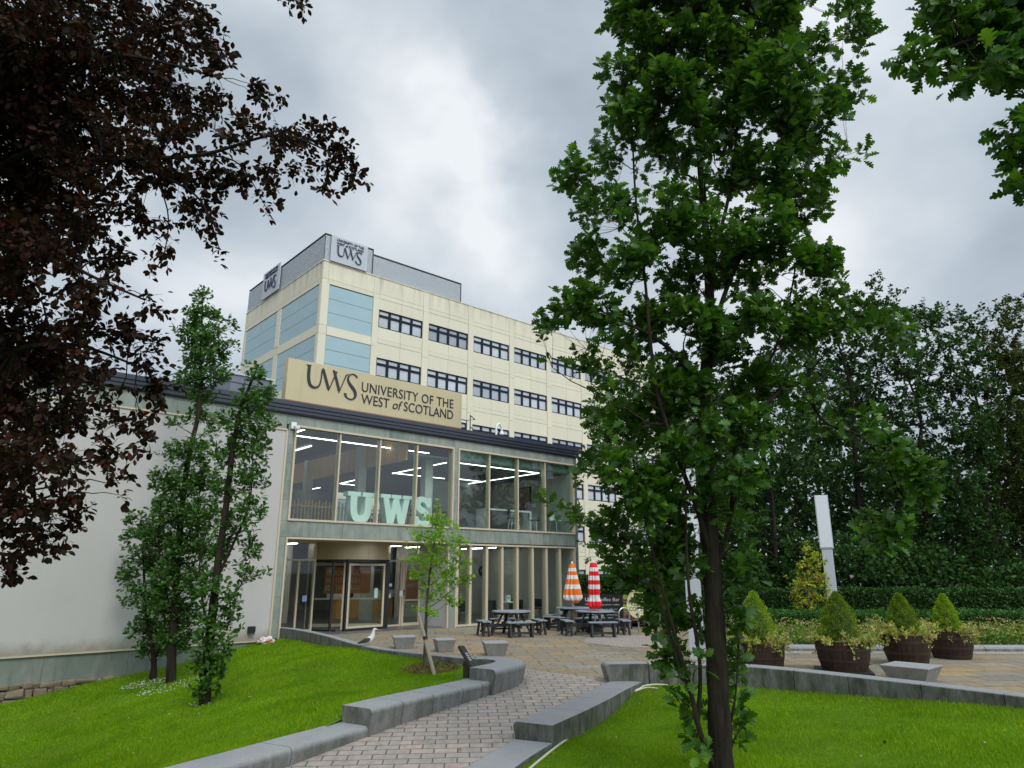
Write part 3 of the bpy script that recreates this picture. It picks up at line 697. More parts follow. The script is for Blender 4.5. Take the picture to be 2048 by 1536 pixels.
# dark zone and glazed openings at the back of the upper floor
mb = MB(); mb.box(-1.0, 2.9, 5.96, 6.02, 5.35, 6.24); mb.box(-1.0, 2.9, 5.96, 6.02, 3.5, 4.15)
for s_ in (-1.0, .35, 1.65, 2.82): mb.box(s_, s_ + .10, 5.93, 6.03, 4.15, 5.35)
mb.build('back_glazing_frame', M['darkgrey'], EB)
def strip(p, q, z=6.235):
    a = G(p[0], p[1], z); b = G(q[0], q[1], z); a = ((a - P0).dot(U), (a - P0).dot(V)); b = ((b - P0).dot(U), (b - P0).dot(V))
    return (*a, z), (*b, z)
for p, q in (((920, 926), (1078, 946)), ((1078, 946), (920, 970)), ((962, 963), (919, 958)), ((893, 925), (785, 947)), ((785, 946), (889, 957)), ((745, 952), (680, 967)), ((680, 967), (745, 974)), ((890, 974), (790, 990)), ((790, 977), (828, 981)), ((640, 975), (592, 984))):
    a, b = strip(p, q); mb = MB(); mb.bar(a, b, .034, .03); mb.build('ceiling_light_strip', M['strip'], EB)
mb = MB(); mb.bar((-6.2, 1.55, 6.62), (-.4, 1.55, 6.62), .034, .03); mb.build('ceiling_light_strip', M['strip'], EB)
for s_, v0, v1 in ((-6.0, 3, 6), (-4.6, 4.0, 9), (-2.2, 4, 6.5), (-.2, 3.2, 6.5), (1.2, 3, 5.5), (2.4, 3.5, 6.5), (4.4, 3, 5.5)): mb = MB(); mb.bar((s_, v0, 3.02), (s_, v1, 3.02), .05, .03); mb.build('ceiling_light_strip', emis('added_lobby_strip', (1, .96, .88), 16), EB)  # extra strips added to brighten the lobby and its banners
for s_, v0, v1 in ((-5.2, 2.5, 7), (-3.4, 6, 12), (-6.2, 8, 12)): mb = MB(); mb.bar((s_, v0, 7.16), (s_, v1, 7.16), .05, .03); mb.build('ceiling_light_strip', M['strip'], EB)  # strips added above the atrium to light up the timber slats
# ---- windows
def frame_rect(mb, s0, s1, z0, z1, v0, v1, t):
    mb.box(s0, s1, v0, v1, z1 - t, z1); mb.box(s0, s1, v0, v1, z0, z0 + t); mb.box(s0, s0 + t, v0, v1, z0 + t, z1 - t); mb.box(s1 - t, s1, v0, v1, z0 + t, z1 - t)
def curtain(name, s0, s1, z0, z1, mulls, label=None, sill=True, v0=-.06, depth=.22, t=.065, glass='glass', mt=.05):
    mb = MB(); frame_rect(mb, s0, s1, z0, z1, v0, depth, t)
    for m_ in mulls: mb.box(m_ - mt / 2, m_ + mt / 2, v0 + .05, depth - .002, z0 + t, z1 - t)
    o = mb.build(name, M['beige'], EB)
    if label: o['label'] = label
    edges = [s0 + t] + [q for m_ in mulls for q in (m_ - mt / 2, m_ + mt / 2)] + [s1 - t]
    for a, b in zip(edges[::2], edges[1::2]):
        mb = MB(); mb.box(a + .001, b - .001, .06, .072, z0 + t + .001, z1 - t - .001); mb.build('pane', M[glass], o)
    return o
curtain('upper_window', -6.84, -.30, 3.56, 6.66, [-5.16, -3.57, -1.98], 'upper window holding the mint letters')
curtain('upper_window', -.10, 6.42, 3.56, 6.66, [1.53, 3.08, 4.66], 'upper window with bar stools behind it')
curtain('glazed_screen', -.06, 6.40, .02, 3.02, [.62, 1.43, 2.22, 3.03, 3.88, 4.68, 5.49], 'ground floor glazed screen of eight tall panes', glass='glass_clear', mt=.11)
# lobby recess
mb = MB(); mb.box(-6.84, -.42, -.05, .1, 2.99, 3.05); mb.box(-6.84, -6.78, -.05, .1, .0, 2.99); mb.box(-.12, -.06, -.05, -.01, 0, 3.0); mb.box(-.48, -.425, -.04, .1, .0, 2.99); mb.build('recess_frame', M['beige'], EB)
mb = MB(); mb.box(-6.84, -.42, .1, 2.2, 3.0, 3.05); mb.build('recess_soffit', M['beige'], EB)
mb = MB(); mb.box(-.42, -.32, .14, 1.95, 0, 2.995); mb.build('recess_wall', M['offwhite'], EB)
def screen(name, s0, s1, v_, posts, label=None, doors=()):
    mb = MB(); mb.box(s0, s1, v_ - .05, v_ + .05, 2.94, 3.0); mb.box(s0, s1, v_ - .05, v_ + .05, 2.35, 2.41); mb.box(s0, s1, v_ - .05, v_ + .05, .0, .07)
    for p in posts: mb.box(p - .03, p + .03, v_ - .052, v_ + .052, .07, 2.35)
    for p in (s0, s1): mb.box(p - .03, p + .03, v_ - .056, v_ + .056, 0, 3.0)
    o = mb.build(name, M['beige'], EB)
    mb = MB(); mb.box(s0 + .03, s1 - .03, v_ - .008, v_ + .008, .07, 2.94); mb.build('pane', M['glass_clear'], o)
    return o
screen('lobby_screen', -6.75, -4.86, 1.9, [-6.0, -5.45])
o = screen('lobby_screen', -1.85, -.36, 1.9, [-1.28])
# hinged door with frame and long handle
mb = MB(); frame_rect(mb, -1.24, -.40, .02, 2.33, 1.82, 1.88, .09); mb.box(-1.15, -.49, 1.85, 1.86, .9, .96); od = mb.build('door', M['beige'], EB)
mb = MB(); mb.tube([(-1.19, 1.76, .8), (-1.19, 1.76, 1.25)], .013, 8); mb.build('handle', M['steel'], od)
mb = MB(); mb.box(-1.15, -.49, 1.842, 1.848, .11, 2.24); mb.build('pane', M['glass_clear'], od)
# revolving door
CS, CV, CR = -3.35, 2.25, 1.50
def arc(a0, a1, n, r_=CR): return [(CS + r_ * math.sin(R(a)), CV - r_ * math.cos(R(a))) for a in np.linspace(a0, a1, n)]
def curved(mb, a0, a1, z0, z1, r0, r1, n=24):
    o_ = arc(a0, a1, n, r1); i_ = arc(a0, a1, n, r0); mb.prism(o_ + i_[::-1], z0, z1)
mb = MB(); curved(mb, -100, -3, 2.40, 2.995, CR - .02, CR + .02); curved(mb, -2.6, 100, 2.40, 2.995, CR - .02, CR + .02); rd = mb.build('revolving_door', M['gold'], EB, smooth=True)
mb = MB(); curved(mb, -90, 90, 2.30, 2.395, CR - .05, CR + .005); curved(mb, -92, -40, .0, .08, CR - .03, CR + .01); curved(mb, 40, 92, 0, .08, CR - .03, CR + .01)
for a in (-88, -48, 48, 88):
    x, y = arc(a, a, 1)[0]; mb.box(x - .035, x + .035, y - .035, y + .035, .0, 2.3)
mb.build('door_surround', M['black'], rd)
mb = MB(); curved(mb, -92, -91, 0, 2.40, CR - .04, CR + .05, 3); mb.build('edge_post', M['beige'], rd); mb = MB(); curved(mb, 91, 92, 0, 2.4, CR - .04, CR + .05, 3); mb.build('edge_post', M['beige'], rd)
mb = MB(); curved(mb, -86, -50, .08, 2.3, CR - .012, CR); mb.build('curved_pane', M['glass_clear'], rd); mb = MB(); curved(mb, 50, 86, .08, 2.3, CR - .012, CR); mb.build('curved_pane', M['glass_clear'], rd)
for k, a in enumerate((-33, 57, 147, 237)):
    d = Vector((math.sin(R(a)), -math.cos(R(a)), 0)); n_ = Vector((d.y, -d.x, 0)); mt_ = Matrix.Translation((CS, CV, 0)) @ Matrix(((d.x, n_.x, 0, 0), (d.y, n_.y, 0, 0), (0, 0, 1, 0), (0, 0, 0, 1)))
    mb = MB(); L = CR - .07
    for b in ((.05, L, .06, .17), (.05, L, 2.19, 2.29), (.05, .13, .17, 2.19), (L - .09, L, .17, 2.19), (.13, L - .09, 1.0, 1.06)): mb.box(b[0], b[1], -.03, .03, b[2], b[3], mt_)
    w_ = mb.build('door_wing', M['beige'], rd)
    mb = MB(); mb.box(.13, L - .09, -.006, .006, .17, 1.0, mt_); mb.box(.13, L - .09, -.006, .006, 1.06, 2.19, mt_); mb.build('pane', M['glass_clear'], w_)
mb = MB(); mb.lathe([(.05, 0.02), (.05, 2.39)], 12, (CS, CV, 0)); mb.build('door_post', M['black'], rd)
# straight leaf across the mouth of the revolving door
q0 = Vector((*arc(-31, -31, 1)[0], 0)); q1 = Vector((*arc(41, 41, 1)[0], 0)); dd = (q1 - q0).normalized(); nn = Vector((-dd.y, dd.x, 0)); mt_ = Matrix.Translation(q0 - nn * .02) @ Matrix(((dd.x, nn.x, 0, 0), (dd.y, nn.y, 0, 0), (0, 0, 1, 0), (0, 0, 0, 1))); LQ = (q1 - q0).length
mb = MB()
for b in ((0, .07, 0, 2.4), (LQ - .12, LQ, 0, 2.4), (.07, LQ - .12, 2.27, 2.4), (.07, LQ - .12, .02, .09)): mb.box(b[0], b[1], -.05, .05, b[2], b[3], mt_)
lf = mb.build('door_leaf', M['black'], rd)
mb = MB()
for b in ((.09, .16, .10, 2.26), (LQ - .20, LQ - .13, .10, 2.26), (.16, LQ - .20, .10, .17), (.16, LQ - .20, 2.19, 2.26)): mb.box(b[0], b[1], -.03, .03, b[2], b[3], mt_)
mb.build('leaf_frame', M['beige'], lf)
mb = MB(); mb.box(.16, LQ - .20, -.005, .005, .17, 2.19, mt_); mb.build('pane', M['glass_clear'], lf)
# stickers and notices on the doors
def onglass(px, py, v_, w_, h_, mat, name='notice', parent=EB):
    s_, _, z_ = Aloc(px, py, v_); mb = MB(); mb.box(s_ - w_ / 2, s_ + w_ / 2, v_ - .004, v_, z_ - h_ / 2, z_ + h_ / 2); return mb.build(name, mat, parent)
onglass(609, 1197, 1.86, .17, .2, plain('blue_notice', (.25, .35, .55), .5))
onglass(752, 1186, 1.1, .14, .34, M['white']); onglass(779, 1170, 1.80, .2, .1, M['white']); onglass(779, 1192, 1.80, .11, .16, plain('pale_blue_notice', (.4, .55, .7), .5))
onglass(804, 1187, 1.80, .22, .2, M['white']); onglass(808, 1186, 1.79, .09, .2, M['navyprint'])
onglass(905, 1210, -.03, .1, .13, M['black'], 'call_box')
# things inside: promotional wall banners
def banner(name, label, s0, s1, v_, z0, z1, mat, lines, tm, cat='banner', group=None):
    p = A(s0, v_, z0); e = empty(name, p, ROT, label, cat, group)
    mb = MB(); mb.box(0, s1 - s0, 0, .03, 0, z1 - z0); mb.build('panel', mat, e)
    for tx, a, b, z, c in lines: text('lettering', tx, tm, e, a, b, z, c, .004, -.001)
    return e
b1 = banner('award_banner', 'orange and navy award banner seen through the left pane of the revolving door', -3.3, -1.3, 4.1, 1.15, 2.6, M['orange'], [('EDUCATIONAL', .05, 1.5, .70, .16), ('INSTITUTION', .05, 1.5, .42, .16), ('OF THE YEAR', .05, 1.55, .14, .18)], M['white'])
mb = MB(); mb.box(0, 2.0, -.006, 0, 1.0, 1.5); mb.build('navy_header', M['navyprint'], b1)
mb = MB(); mb.prism([(1.0 + .27 * math.cos(t), 1.22 + .27 * math.sin(t)) for t in np.linspace(0, 2 * math.pi, 28, endpoint=False)], .008, .014, RX); mb.build('round_badge', plain('copper_disc', (.55, .22, .10), .5), b1)
logo_uws('badge_lettering', M['white'], b1, .83, 1.16, .13, .005, -.015)
b2 = banner('award_banner', 'grey and orange award banner seen behind the hinged door', .3, 2.0, 3.9, .75, 2.75, M['orange'], [('HIGHER EDUCATION', .02, 1.68, .88, .16), ('INSTITUTION OF', .02, 1.68, .58, .16)], M['white'])
mb = MB(); mb.box(0, 1.7, -.006, 0, 1.25, 2.0); mb.build('grey_header', M['signgrey'], b2)
ds = empty('reception_desk', A(.2, 6.9, 0.02), ROT, 'white reception desk with timber base inside the lobby', 'desk')
mb = MB(); mb.box(-1.6, 1.6, 0, .7, .85, 1.15); mb.build('counter', M['white'], ds); mb = MB(); mb.box(-1.4, 1.4, .1, .6, 0, .85); mb.build('timber_base', M['woodslat'], ds)
mb = MB(); mb.prism([(-.8 + .12 * math.cos(t), .98 + .15 * math.sin(t)) for t in np.linspace(0, 2 * math.pi, 20, endpoint=False)], .004, .012, RX); mb.build('crest', M['letter'], ds)
sc1 = banner('display_screen', 'large blue display showing seated people inside the ground floor', .15, 1.3, 2.2, .75, 2.25, emis('lit_screen_navy', (.02, .03, .12), .9), [], M['white'], 'screen')
mb = MB(); mb.box(.04, 1.06, -.004, 0, 1.08, 1.45); mb.build('sky_band', emis('lit_screen_blue', (.12, .22, .50), .9), sc1)
for i, (x_, c_) in enumerate(((.25, (.35, .45, .65)), (.55, (.12, .16, .35)), (.82, (.4, .5, .7)))):
    mb = MB(); mb.prism([(x_ + .12 * math.cos(t), .40 + .26 * math.sin(t)) for t in np.linspace(0, 2 * math.pi, 16, endpoint=False)], .002, .005 + i * .002, RX); mb.prism([(x_ + .05 * math.cos(t), .74 + .07 * math.sin(t)) for t in np.linspace(0, 2 * math.pi, 14, endpoint=False)], .002, .0055 + i * .002, RX); mb.build('pictured_figure', emis('lit_screen_tone_%d' % i, c_, .7), sc1)
# round wall plaque and switch panel in the cafe
s_, _, z_ = Aloc(1082, 1142, 5.85)
pq = empty('wall_plaque', A(min(s_, 6.0), 5.88, z_), ROT, 'dark round plaque on the cafe wall behind the glazed screen', 'plaque')
mb = MB(); mb.prism([(.26 * math.cos(t), .26 * math.sin(t)) for t in np.linspace(0, 2 * math.pi, 28, endpoint=False)], 0, .03, RX); mb.build('disc', M['letter'], pq)
mb = MB(); mb.prism([(.2 * math.cos(t), .2 * math.sin(t)) for t in np.linspace(0, 2 * math.pi, 28, endpoint=False)], .031, .036, RX); mb.build('disc_face', M['darkgrey'], pq); logo_uws('plaque_lettering', M['signgrey'], pq, -.15, -.05, .12, .006, -.037)
# mint letters on the sill
def slab_letter(kind, label, x0, x1, z0, z1, dep, v_):
    e = empty('giant_letter', A(x0, v_, z0), ROT, label, 'display letter', 'mint display letters standing in the upper window')
    W_, H_ = x1 - x0, z1 - z0; mb = MB(); T = RX
    def rc(a, b, c, d, k=1.0): mb.prism([(a * W_, b * H_), (c * W_, b * H_), (c * W_, d * H_), (a * W_, d * H_)], 0, dep * k, T)
    if kind == 'U':
        rc(0, .86, .46, 1.0, 1.0); rc(.54, .86, 1, 1, 1.0)
        t_ = .24 * W_
        p = bez([(.23 * W_, .88 * H_, 0), (.23 * W_, .5 * H_, 0), (.20 * W_, .12 * H_, 0), (.5 * W_, .12 * H_, 0), (.80 * W_, .12 * H_, 0), (.77 * W_, .5 * H_, 0), (.77 * W_, .88 * H_, 0)], 10)
        ribbon(mb, p, [t_] * len(p), 0, dep * .985, T)
    if kind == 'W':
        for a, b in ((0, .30), (.34, .63), (.70, 1)): rc(a, .88, b, 1, 1.0 + .002 * a)
        for q, (a, b) in enumerate((((.16, .9), (.31, 0.01)), ((.50, .9), (.33, 0.02)), ((.48, .9), (.67, 0.01)), ((.84, .9), (.69, 0.02)))):
            ribbon(mb, [(a[0] * W_, a[1] * H_), (b[0] * W_, b[1] * H_)], [.17 * W_] * 2, 0, dep * (.985 - .008 * q), T)
    if kind == 'S':
        p = bez([(.82 * W_, .72 * H_, 0), (.78 * W_, .98 * H_, 0), (.20 * W_, 1.0 * H_, 0), (.20 * W_, .74 * H_, 0), (.20 * W_, .52 * H_, 0), (.82 * W_, .55 * H_, 0), (.82 * W_, .27 * H_, 0), (.82 * W_, .0 * H_, 0), (.22 * W_, .02 * H_, 0), (.16 * W_, .30 * H_, 0)], 12)
        ribbon(mb, p, [.30 * W_ * (.75 + .35 * math.sin(math.pi * i / (len(p) - 1))) for i in range(len(p))], 0, dep * .985, T)
        rc(.74, .66, .98, .98, 1.0); rc(.02, .03, .24, .34, 1.01)
    mb.build('letter_body', M['mint'], e); return e
slab_letter('U', 'mint green slab letter U in the upper window', -4.60, -3.52, 3.60, 4.68, .34, .62)
slab_letter('W', 'mint green slab letter W in the upper window', -3.28, -1.95, 3.60, 4.68, .34, .62)
slab_letter('S', 'mint green slab letter S in the upper window', -1.84, -1.10, 3.60, 4.68, .34, .62)
# upstairs furniture
def bar_stool(s_, v_, mat, label, rz=0, z=3.5):
    e = empty('bar_stool', A(s_, v_, z), ROT + rz, label, 'bar stool', 'bar stools behind the right upper window')
    mb = MB(); mb.box(-.21, .21, -.2, .2, .66, .71); mb.box(-.2, .2, .17, .215, .71, 1.08); o = mb.build('seat_shell', mat, e); bevel(o, .03, 3)
    for sx in (-1, 1):
        for sy in (-1, 1):
            mb = MB(); mb.tube([(sx * .15, sy * .14, .66), (sx * .24, sy * .23, 0)], .013, 6); mb.build('leg', M['steel'], e)
    mb = MB(); q = [(sx * .215, sy * .205, .22) for sx, sy in ((-1, -1), (1, -1), (1, 1), (-1, 1), (-1, -1))]
    mb.tube(q, .009, 5); mb.build('footrest', M['steel'], e); return e
bar_stool(3.75, 1.05, M['black'], 'black bar stool left of the mullion beside the white high table', .6)
bar_stool(4.55, 1.9, M['mint'], 'mint bar stool behind the white high table', -.4)
bar_stool(5.15, 1.25, M['black'], 'black bar stool at the right end of the white high table', .5)
bar_stool(6.0, .75, M['mint'], 'mint bar stool standing alone at the right end of the upper window', .2)
tb = empty('high_table', A(2.4, 1.25, 3.5), ROT, 'white high table in the right upper window', 'table')
mb = MB(); mb.box(0, 2.6, 0, .7, 1.0, 1.07); mb.build('table_top', M['white'], tb)
for x_ in (0, 2.5): mb = MB(); mb.box(x_, x_ + .1, .002, .698, 0, .998); mb.build('table_end', M['white'], tb)
lp = empty('table_lamp', A(1.05, 3.2, 3.5), ROT, 'table lamp with grey drum shade in the right upper window', 'lamp')
mb = MB(); mb.lathe([(.28, 1.0), (.25, 1.35)], 20, cap=False); mb.build('lamp_shade', plain('grey_fabric', (.22, .20, .17), .9), lp); mb = MB(); mb.tube([(0, 0, .74), (0, 0, 1.05)], .03); mb.lathe([(.13, .72), (.1, .76)], 16); mb.build('lamp_stem', M['black'], lp)
lt = empty('side_table', A(1.05, 3.2, 3.5), ROT, 'low dark side table under the drum lamp', 'table')
mb = MB(); mb.box(-.4, .4, -.25, .25, .66, .71); mb.build('table_top', M['darkgrey'], lt)
for sx, sy in ((-.35, -.2), (.35, -.2), (.35, .2), (-.35, .2)): mb = MB(); mb.box(sx - .02, sx + .02, sy - .02, sy + .02, 0, .66); mb.build('leg', M['darkgrey'], lt)
def tub_chair(s_, v_, z, label, rz, mat=None, grp='dark chairs inside the entrance building'):
    e = empty('tub_chair', A(s_, v_, z), ROT + rz, label, 'chair', grp); m_ = mat or M['darkgrey']
    mb = MB(); mb.box(-.27, .27, -.25, .25, .38, .46); o = mb.build('seat', m_, e); bevel(o, .03)
    mb = MB(); pr = [(.30 * math.cos(t), .28 * math.sin(t)) for t in np.linspace(-.2, math.pi + .2, 14)]; pi_ = [(.25 * math.cos(t), .23 * math.sin(t)) for t in np.linspace(-.2, math.pi + .2, 14)][::-1]
    mb.prism(pr + pi_, .46, .80); mb.build('backrest', m_, e)
    for sx, sy in ((-1, -1), (1, -1), (1, 1), (-1, 1)): mb = MB(); mb.tube([(sx * .2, sy * .18, .38), (sx * .25, sy * .22, 0)], .014, 6); mb.build('leg', M['black'], e)
tub_chair(.55, 1.4, 3.5, 'grey tub chair at the left end of the right upper window', .8)
tub_chair(3.0, 1.6, .02, 'dark chair left of the cafe table behind the glazed screen', .3); tub_chair(4.3, 1.5, .02, 'dark chair right of the cafe table behind the glazed screen', -.9); tub_chair(5.6, 1.7, .02, 'dark chair nearest the right end of the glazed screen', -.6); tub_chair(2.1, 2.2, .02, 'dark chair deep in the cafe behind the display', .9)
ct = empty('cafe_table', A(3.65, 1.3, .02), ROT, 'small white round cafe table with a menu box behind the glazed screen', 'table')
mb = MB(); mb.lathe([(.38, .72), (.38, .75)], 24); mb.build('table_top', M['white'], ct); mb = MB(); mb.tube([(0, 0, .02), (0, 0, .72)], .035); mb.lathe([(.22, 0), (.2, .02)], 20); mb.build('pedestal', M['steel'], ct)
mx_ = empty('menu_box', A(3.65, 1.3, .77), ROT, 'small white menu box standing on the cafe table', 'menu holder'); mb = MB(); mb.box(-.11, .11, -.05, .05, 0, .26); mb.build('box', M['white'], mx_); mb = MB(); mb.box(-.08, .08, -.056, -.05, .1, .2); mb.build('print', M['signgrey'], mx_)
# painting on the inner side wall
pa = empty('painting', A(6.30, 2.72, 4.87), ROT, 'dark framed abstract painting on the wall behind the bar stools', 'painting')
mb = MB(); mb.box(-.01, .03, 0, .85, 0, .98); mb.build('canvas', plain('muted_painting', (.20, .13, .08), .6, 0, .8, 5), pa); mb = MB()
for b in ((-.04, .0, -.04, .89, .98, 1.02), (-.04, .0, -.04, .89, -.04, 0), (-.04, 0, -.04, 0, 0, .98), (-.04, 0, .85, .89, 0, .98)): mb.box(*b)
mb.build('picture_frame', M['black'], pa)
# ---- cctv camera and wall lamp
def cctv(px, py):
    s_, _, z_ = Aloc(px, py, -.03); e = empty('security_camera', A(s_, -.03, z_), ROT, 'white security camera on the slate beside the upper window', 'camera')
    mb = MB(); mb.box(-.09, .09, -.06, 0, .0, .22); mb.tube([(0, -.05, .1), (.04, -.16, .06)], .03); mb.build('bracket', M['white'], e)
    mb = MB(); mb.lathe([(.0, -.10), (.05, -.09), (.085, -.05), (.09, 0), (.09, .05), (0, .06)], 16, (.06, -.2, .02)); mb.build('dome', M['white'], e, smooth=True)
cctv(586, 858)
s_, _, z_ = Aloc(503, 1259, -.05)
e = empty('wall_light', A(s_, -.0, z_), ROT, 'small black wall light low on the white rendered wall', 'light'); mb = MB(); mb.box(-.11, .11, -.1, 0, -.09, .09); bevel(mb.build('housing', M['black'], e), .015); mb = MB(); mb.box(-.08, .08, -.12, -.101, -.13, -.092); mb.build('visor', M['darkgrey'], e)
# ---- rooftop sign board
sb = empty('rooftop_sign', A(-6.84, 1.0, 7.40), ROT, 'long tilted looking gold sign board reading University of the West of Scotland above the entrance', 'sign')
sb['label'] = 'long gold sign board with dark lettering standing on the roof of the entrance building'
mb = MB(); mb.box(0, 7.64, 0, .32, .32, 1.83); o = mb.build('board', M['signgold'], sb); bevel(o, .006)
mb = MB(); mb.box(0.0, 7.64, -.02, .0, .30, .335); mb.build('edge_trim', plain('copper_trim', (.35, .15, .06), .5), sb)
for x_ in (.5, 2.2, 3.9, 5.6, 7.2): mb = MB(); mb.box(x_, x_ + .1, .1, .2, -.03, .32); mb.build('support_post', M['cornice'], sb)
def SL(px, py): s_, _, z_ = Aloc(px, py, 1.0); return s_ + 6.84, z_ - 7.40
z5 = lambda x, y: (540 + x * .1953, 700 + y * .1953)
ux, uz = SL(*z5(362, 395)); ux2, _ = SL(*z5(885, 500)); 
logo_uws('monogram', M['letter'], sb, ux, .93, (ux2 - ux) / 2.6, .03, -.002)
tx0, _ = SL(*z5(938, 400)); tx1, _ = SL(*z5(1876, 560))
text('lettering', 'UNIVERSITY OF THE', M['letter'], sb, tx0, tx1, 1.105, .37, .02, -.002, spacing=1.05)
wx = tx1 - tx0
text('lettering', 'WEST', M['letter'], sb, tx0, tx0 + wx * .285, .64, .37, .02, -.002); text('lettering', 'of', M['letter'], sb, tx0 + wx * .315, tx0 + wx * .405, .64, .36, .02, -.002, slant=.25)
text('lettering', 'SCOTLAND', M['letter'], sb, tx0 + wx * .44, tx1, .64, .37, .02, -.002)
# ---- roof clutter
rr = empty('roof_railing', A(1.0, 2.2, 7.38), ROT, 'grey tubular safety railing on the entrance roof right of the gold sign', 'railing')
mb = MB()
for z in (.55, 1.05): mb.tube([(0, 0, z), (1.0, 0, z), (1.15, -.4, z), (.5, -.9, z)], .022)
for x_, y_ in ((0, 0), (1.0, 0), (.5, -.9)): mb.tube([(x_, y_, 0), (x_, y_, 1.05)], .022)
mb.build('rails', M['cornice'], rr)
rr = empty('roof_railing', A(-9.7, 2.4, 7.38), ROT, 'dark tubular safety railing on the roof left of the gold sign', 'railing')
mb = MB()
for z in (.5, 1.0): mb.tube([(-1.6, 0, z * .2), (-.3, 0, z), (3.1, 0, z)], .022)
for x_ in (-.3, .8, 1.9, 3.0): mb.tube([(x_, 0, 0), (x_, 0, 1.0)], .022)
mb.build('rails', M['darkgrey'], rr)
s_, _, z_ = Aloc(560, 745, 3.0)
pb = empty('roof_plant_box', A(-8.05, 3.0, 7.38), ROT, 'grey metal plant enclosure on the roof behind the left end of the gold sign', 'roof plant')
mb = MB(); mb.box(0, 1.5, 0, 1.8, 0, 1.45); o = mb.build('enclosure', plain('plant_box_metal', (.17, .18, .22), .5, .2, .1), pb); mb = MB(); mb.box(-.05, 1.55, -.05, 1.86, 1.45, 1.53); mb.build('cap', M['signgrey'], pb)
for x_ in (.5, 1.0): mb = MB(); mb.box(x_ - .01, x_ + .01, -.012, -.001, .05, 1.4); mb.build('seam', M['darkgrey'], pb)
vp_ = empty('vent_pipe', A(2.62, .9, 7.38), ROT, 'white gooseneck vent pipe rising above the dark cornice', 'vent')
mb = MB(); mb.tube([(0, 0, 0), (0, 0, .62), (.05, 0, .74), (.16, 0, .80), (.27, 0, .74), (.31, 0, .62), (.31, 0, .5)], .045, 10); mb.build('pipe', M['white'], vp_, smooth=True); mb = MB(); mb.lathe([(.05, .5), (.1, .38), (.1, .34)], 14, (.31, 0, 0)); mb.build('cowl', M['white'], vp_)
# litter at the foot of the wall
p = G(535, 1281, 0.0)
lb = empty('litter_bag', (A(-7.3, -.35, 0).x, A(-7.3, -.35, 0).y, float(lawnL_f(A(-7.3, -.35).x, A(-7.3, -.35).y))), 0, 'crumpled white and orange plastic bag at the corner of the concrete wall', 'litter')
mb = MB(); r_ = random.Random(4); n = 14; m_ = 8; vs = []
for i in range(m_ + 1):
    for k in range(n):
        a = 2 * math.pi * k / n; ph = math.pi / 2 * i / m_; q = 1 + r_.uniform(-.25, .3); vs.append((.26 * math.cos(a) * math.cos(ph) * q, .18 * math.sin(a) * math.cos(ph) * q, .17 * math.sin(ph) * q))
mb.add(vs, [(i * n + k, i * n + (k + 1) % n, (i + 1) * n + (k + 1) % n, (i + 1) * n + k) for i in range(m_) for k in range(n)])
def bagmat():
    m, t, out = newmat('crumpled_plastic'); nz = obj_noise(t, 9, 3); c = t.mix(t.ramp(nz, [(.5, (0,)), (.56, (1,))]), (.7, .68, .66), (.55, .25, .15)); bsdf(t, out, c, .35); return m
mb.build('bag', bagmat(), lb)

# ================= TOWER BLOCK =================
T0 = Vector((-12.481, 42.0, 0))
TB = empty('office_tower', T0, ROT, 'six storey cream office block with bands of navy framed windows and pale blue corner panels', 'building')
NB, BAY, FP, ZT = 9, 4.185, 3.49, 19.56
TL_, DEP = 4.34 + NB * BAY, 13.33
mb = MB(); mb.box(.06, TL_ - .06, .30, DEP - .06, 0, 21.7); mb.box(.06, .3, .06, DEP - .06, 0, 21.7); mb.build('core', M['creamdark'], TB)
mb = MB(); g_ = .016
def pan(a, b, z0, z1, v0=.0, v1=.3): mb.box(a + g_ / 2, b - g_ / 2, v0, v1, z0 + g_ / 2, z1 - g_ / 2)
def panL(a, b, z0, z1, s0=.0, s1=.3): mb.box(s0, s1, a + g_ / 2, b - g_ / 2, z0 + g_ / 2, z1 - g_ / 2)
# parapet and string bands
xs = [.0, .42] + [4.34 + BAY * i - .25 + q for i in range(NB + 1) for q in (-.27, .25)]
zrows = [(20.38, 20.70), (20.70, 21.93)]
mb.box(-.04, TL_, -.04, .34, 21.90, 21.97); mb.box(-.04, .34, .34, DEP, 21.90, 21.97)
for k in range(6):
    zt = ZT - FP * k; zb = zt - 1.30; nx = ZT - FP * (k + 1)
    zrows += [(zb - .82, zb), (zb - 1.14, zb - .82), (nx, zb - 1.14)] if k < 5 else [(0, zb)]
zrows += [(ZT, 20.38)]
for i in range(NB):
    a = 4.34 + BAY * i; b = a + 3.66; mid = (a + b) / 2
    for z0, z1 in zrows:
        if z1 - z0 > 1.5 and z0 == 0: pan(a, b, 0, 1.2); continue
        if (z0, z1) == (20.70, 21.93): pan(a, mid, z0, 21.90); pan(mid, b, z0, 21.90)
        else: pan(a, mid, z0, z1, .012 if z1 - z0 > .5 else 0); pan(mid, b, z0, z1, .012 if z1 - z0 > .5 else 0)
    for k in range(7):
        z1 = ZT + .82 - FP * k; z0 = max(0, z1 - FP); pan(b, a + BAY, z0, z1, -.03)
    pan(b, a + BAY, 20.38, 21.90, -.012)
for z0, z1 in [(20.36, 20.68), (20.68, 21.90)]:
    pan(.42, 3.86, z0, z1); pan(.0, .42, z0, z1); pan(3.86, 4.34, z0, z1)
    panL(.42, 6.3, z0, z1); panL(6.3, 7.0, z0, z1); panL(7.0, DEP, z0, z1)
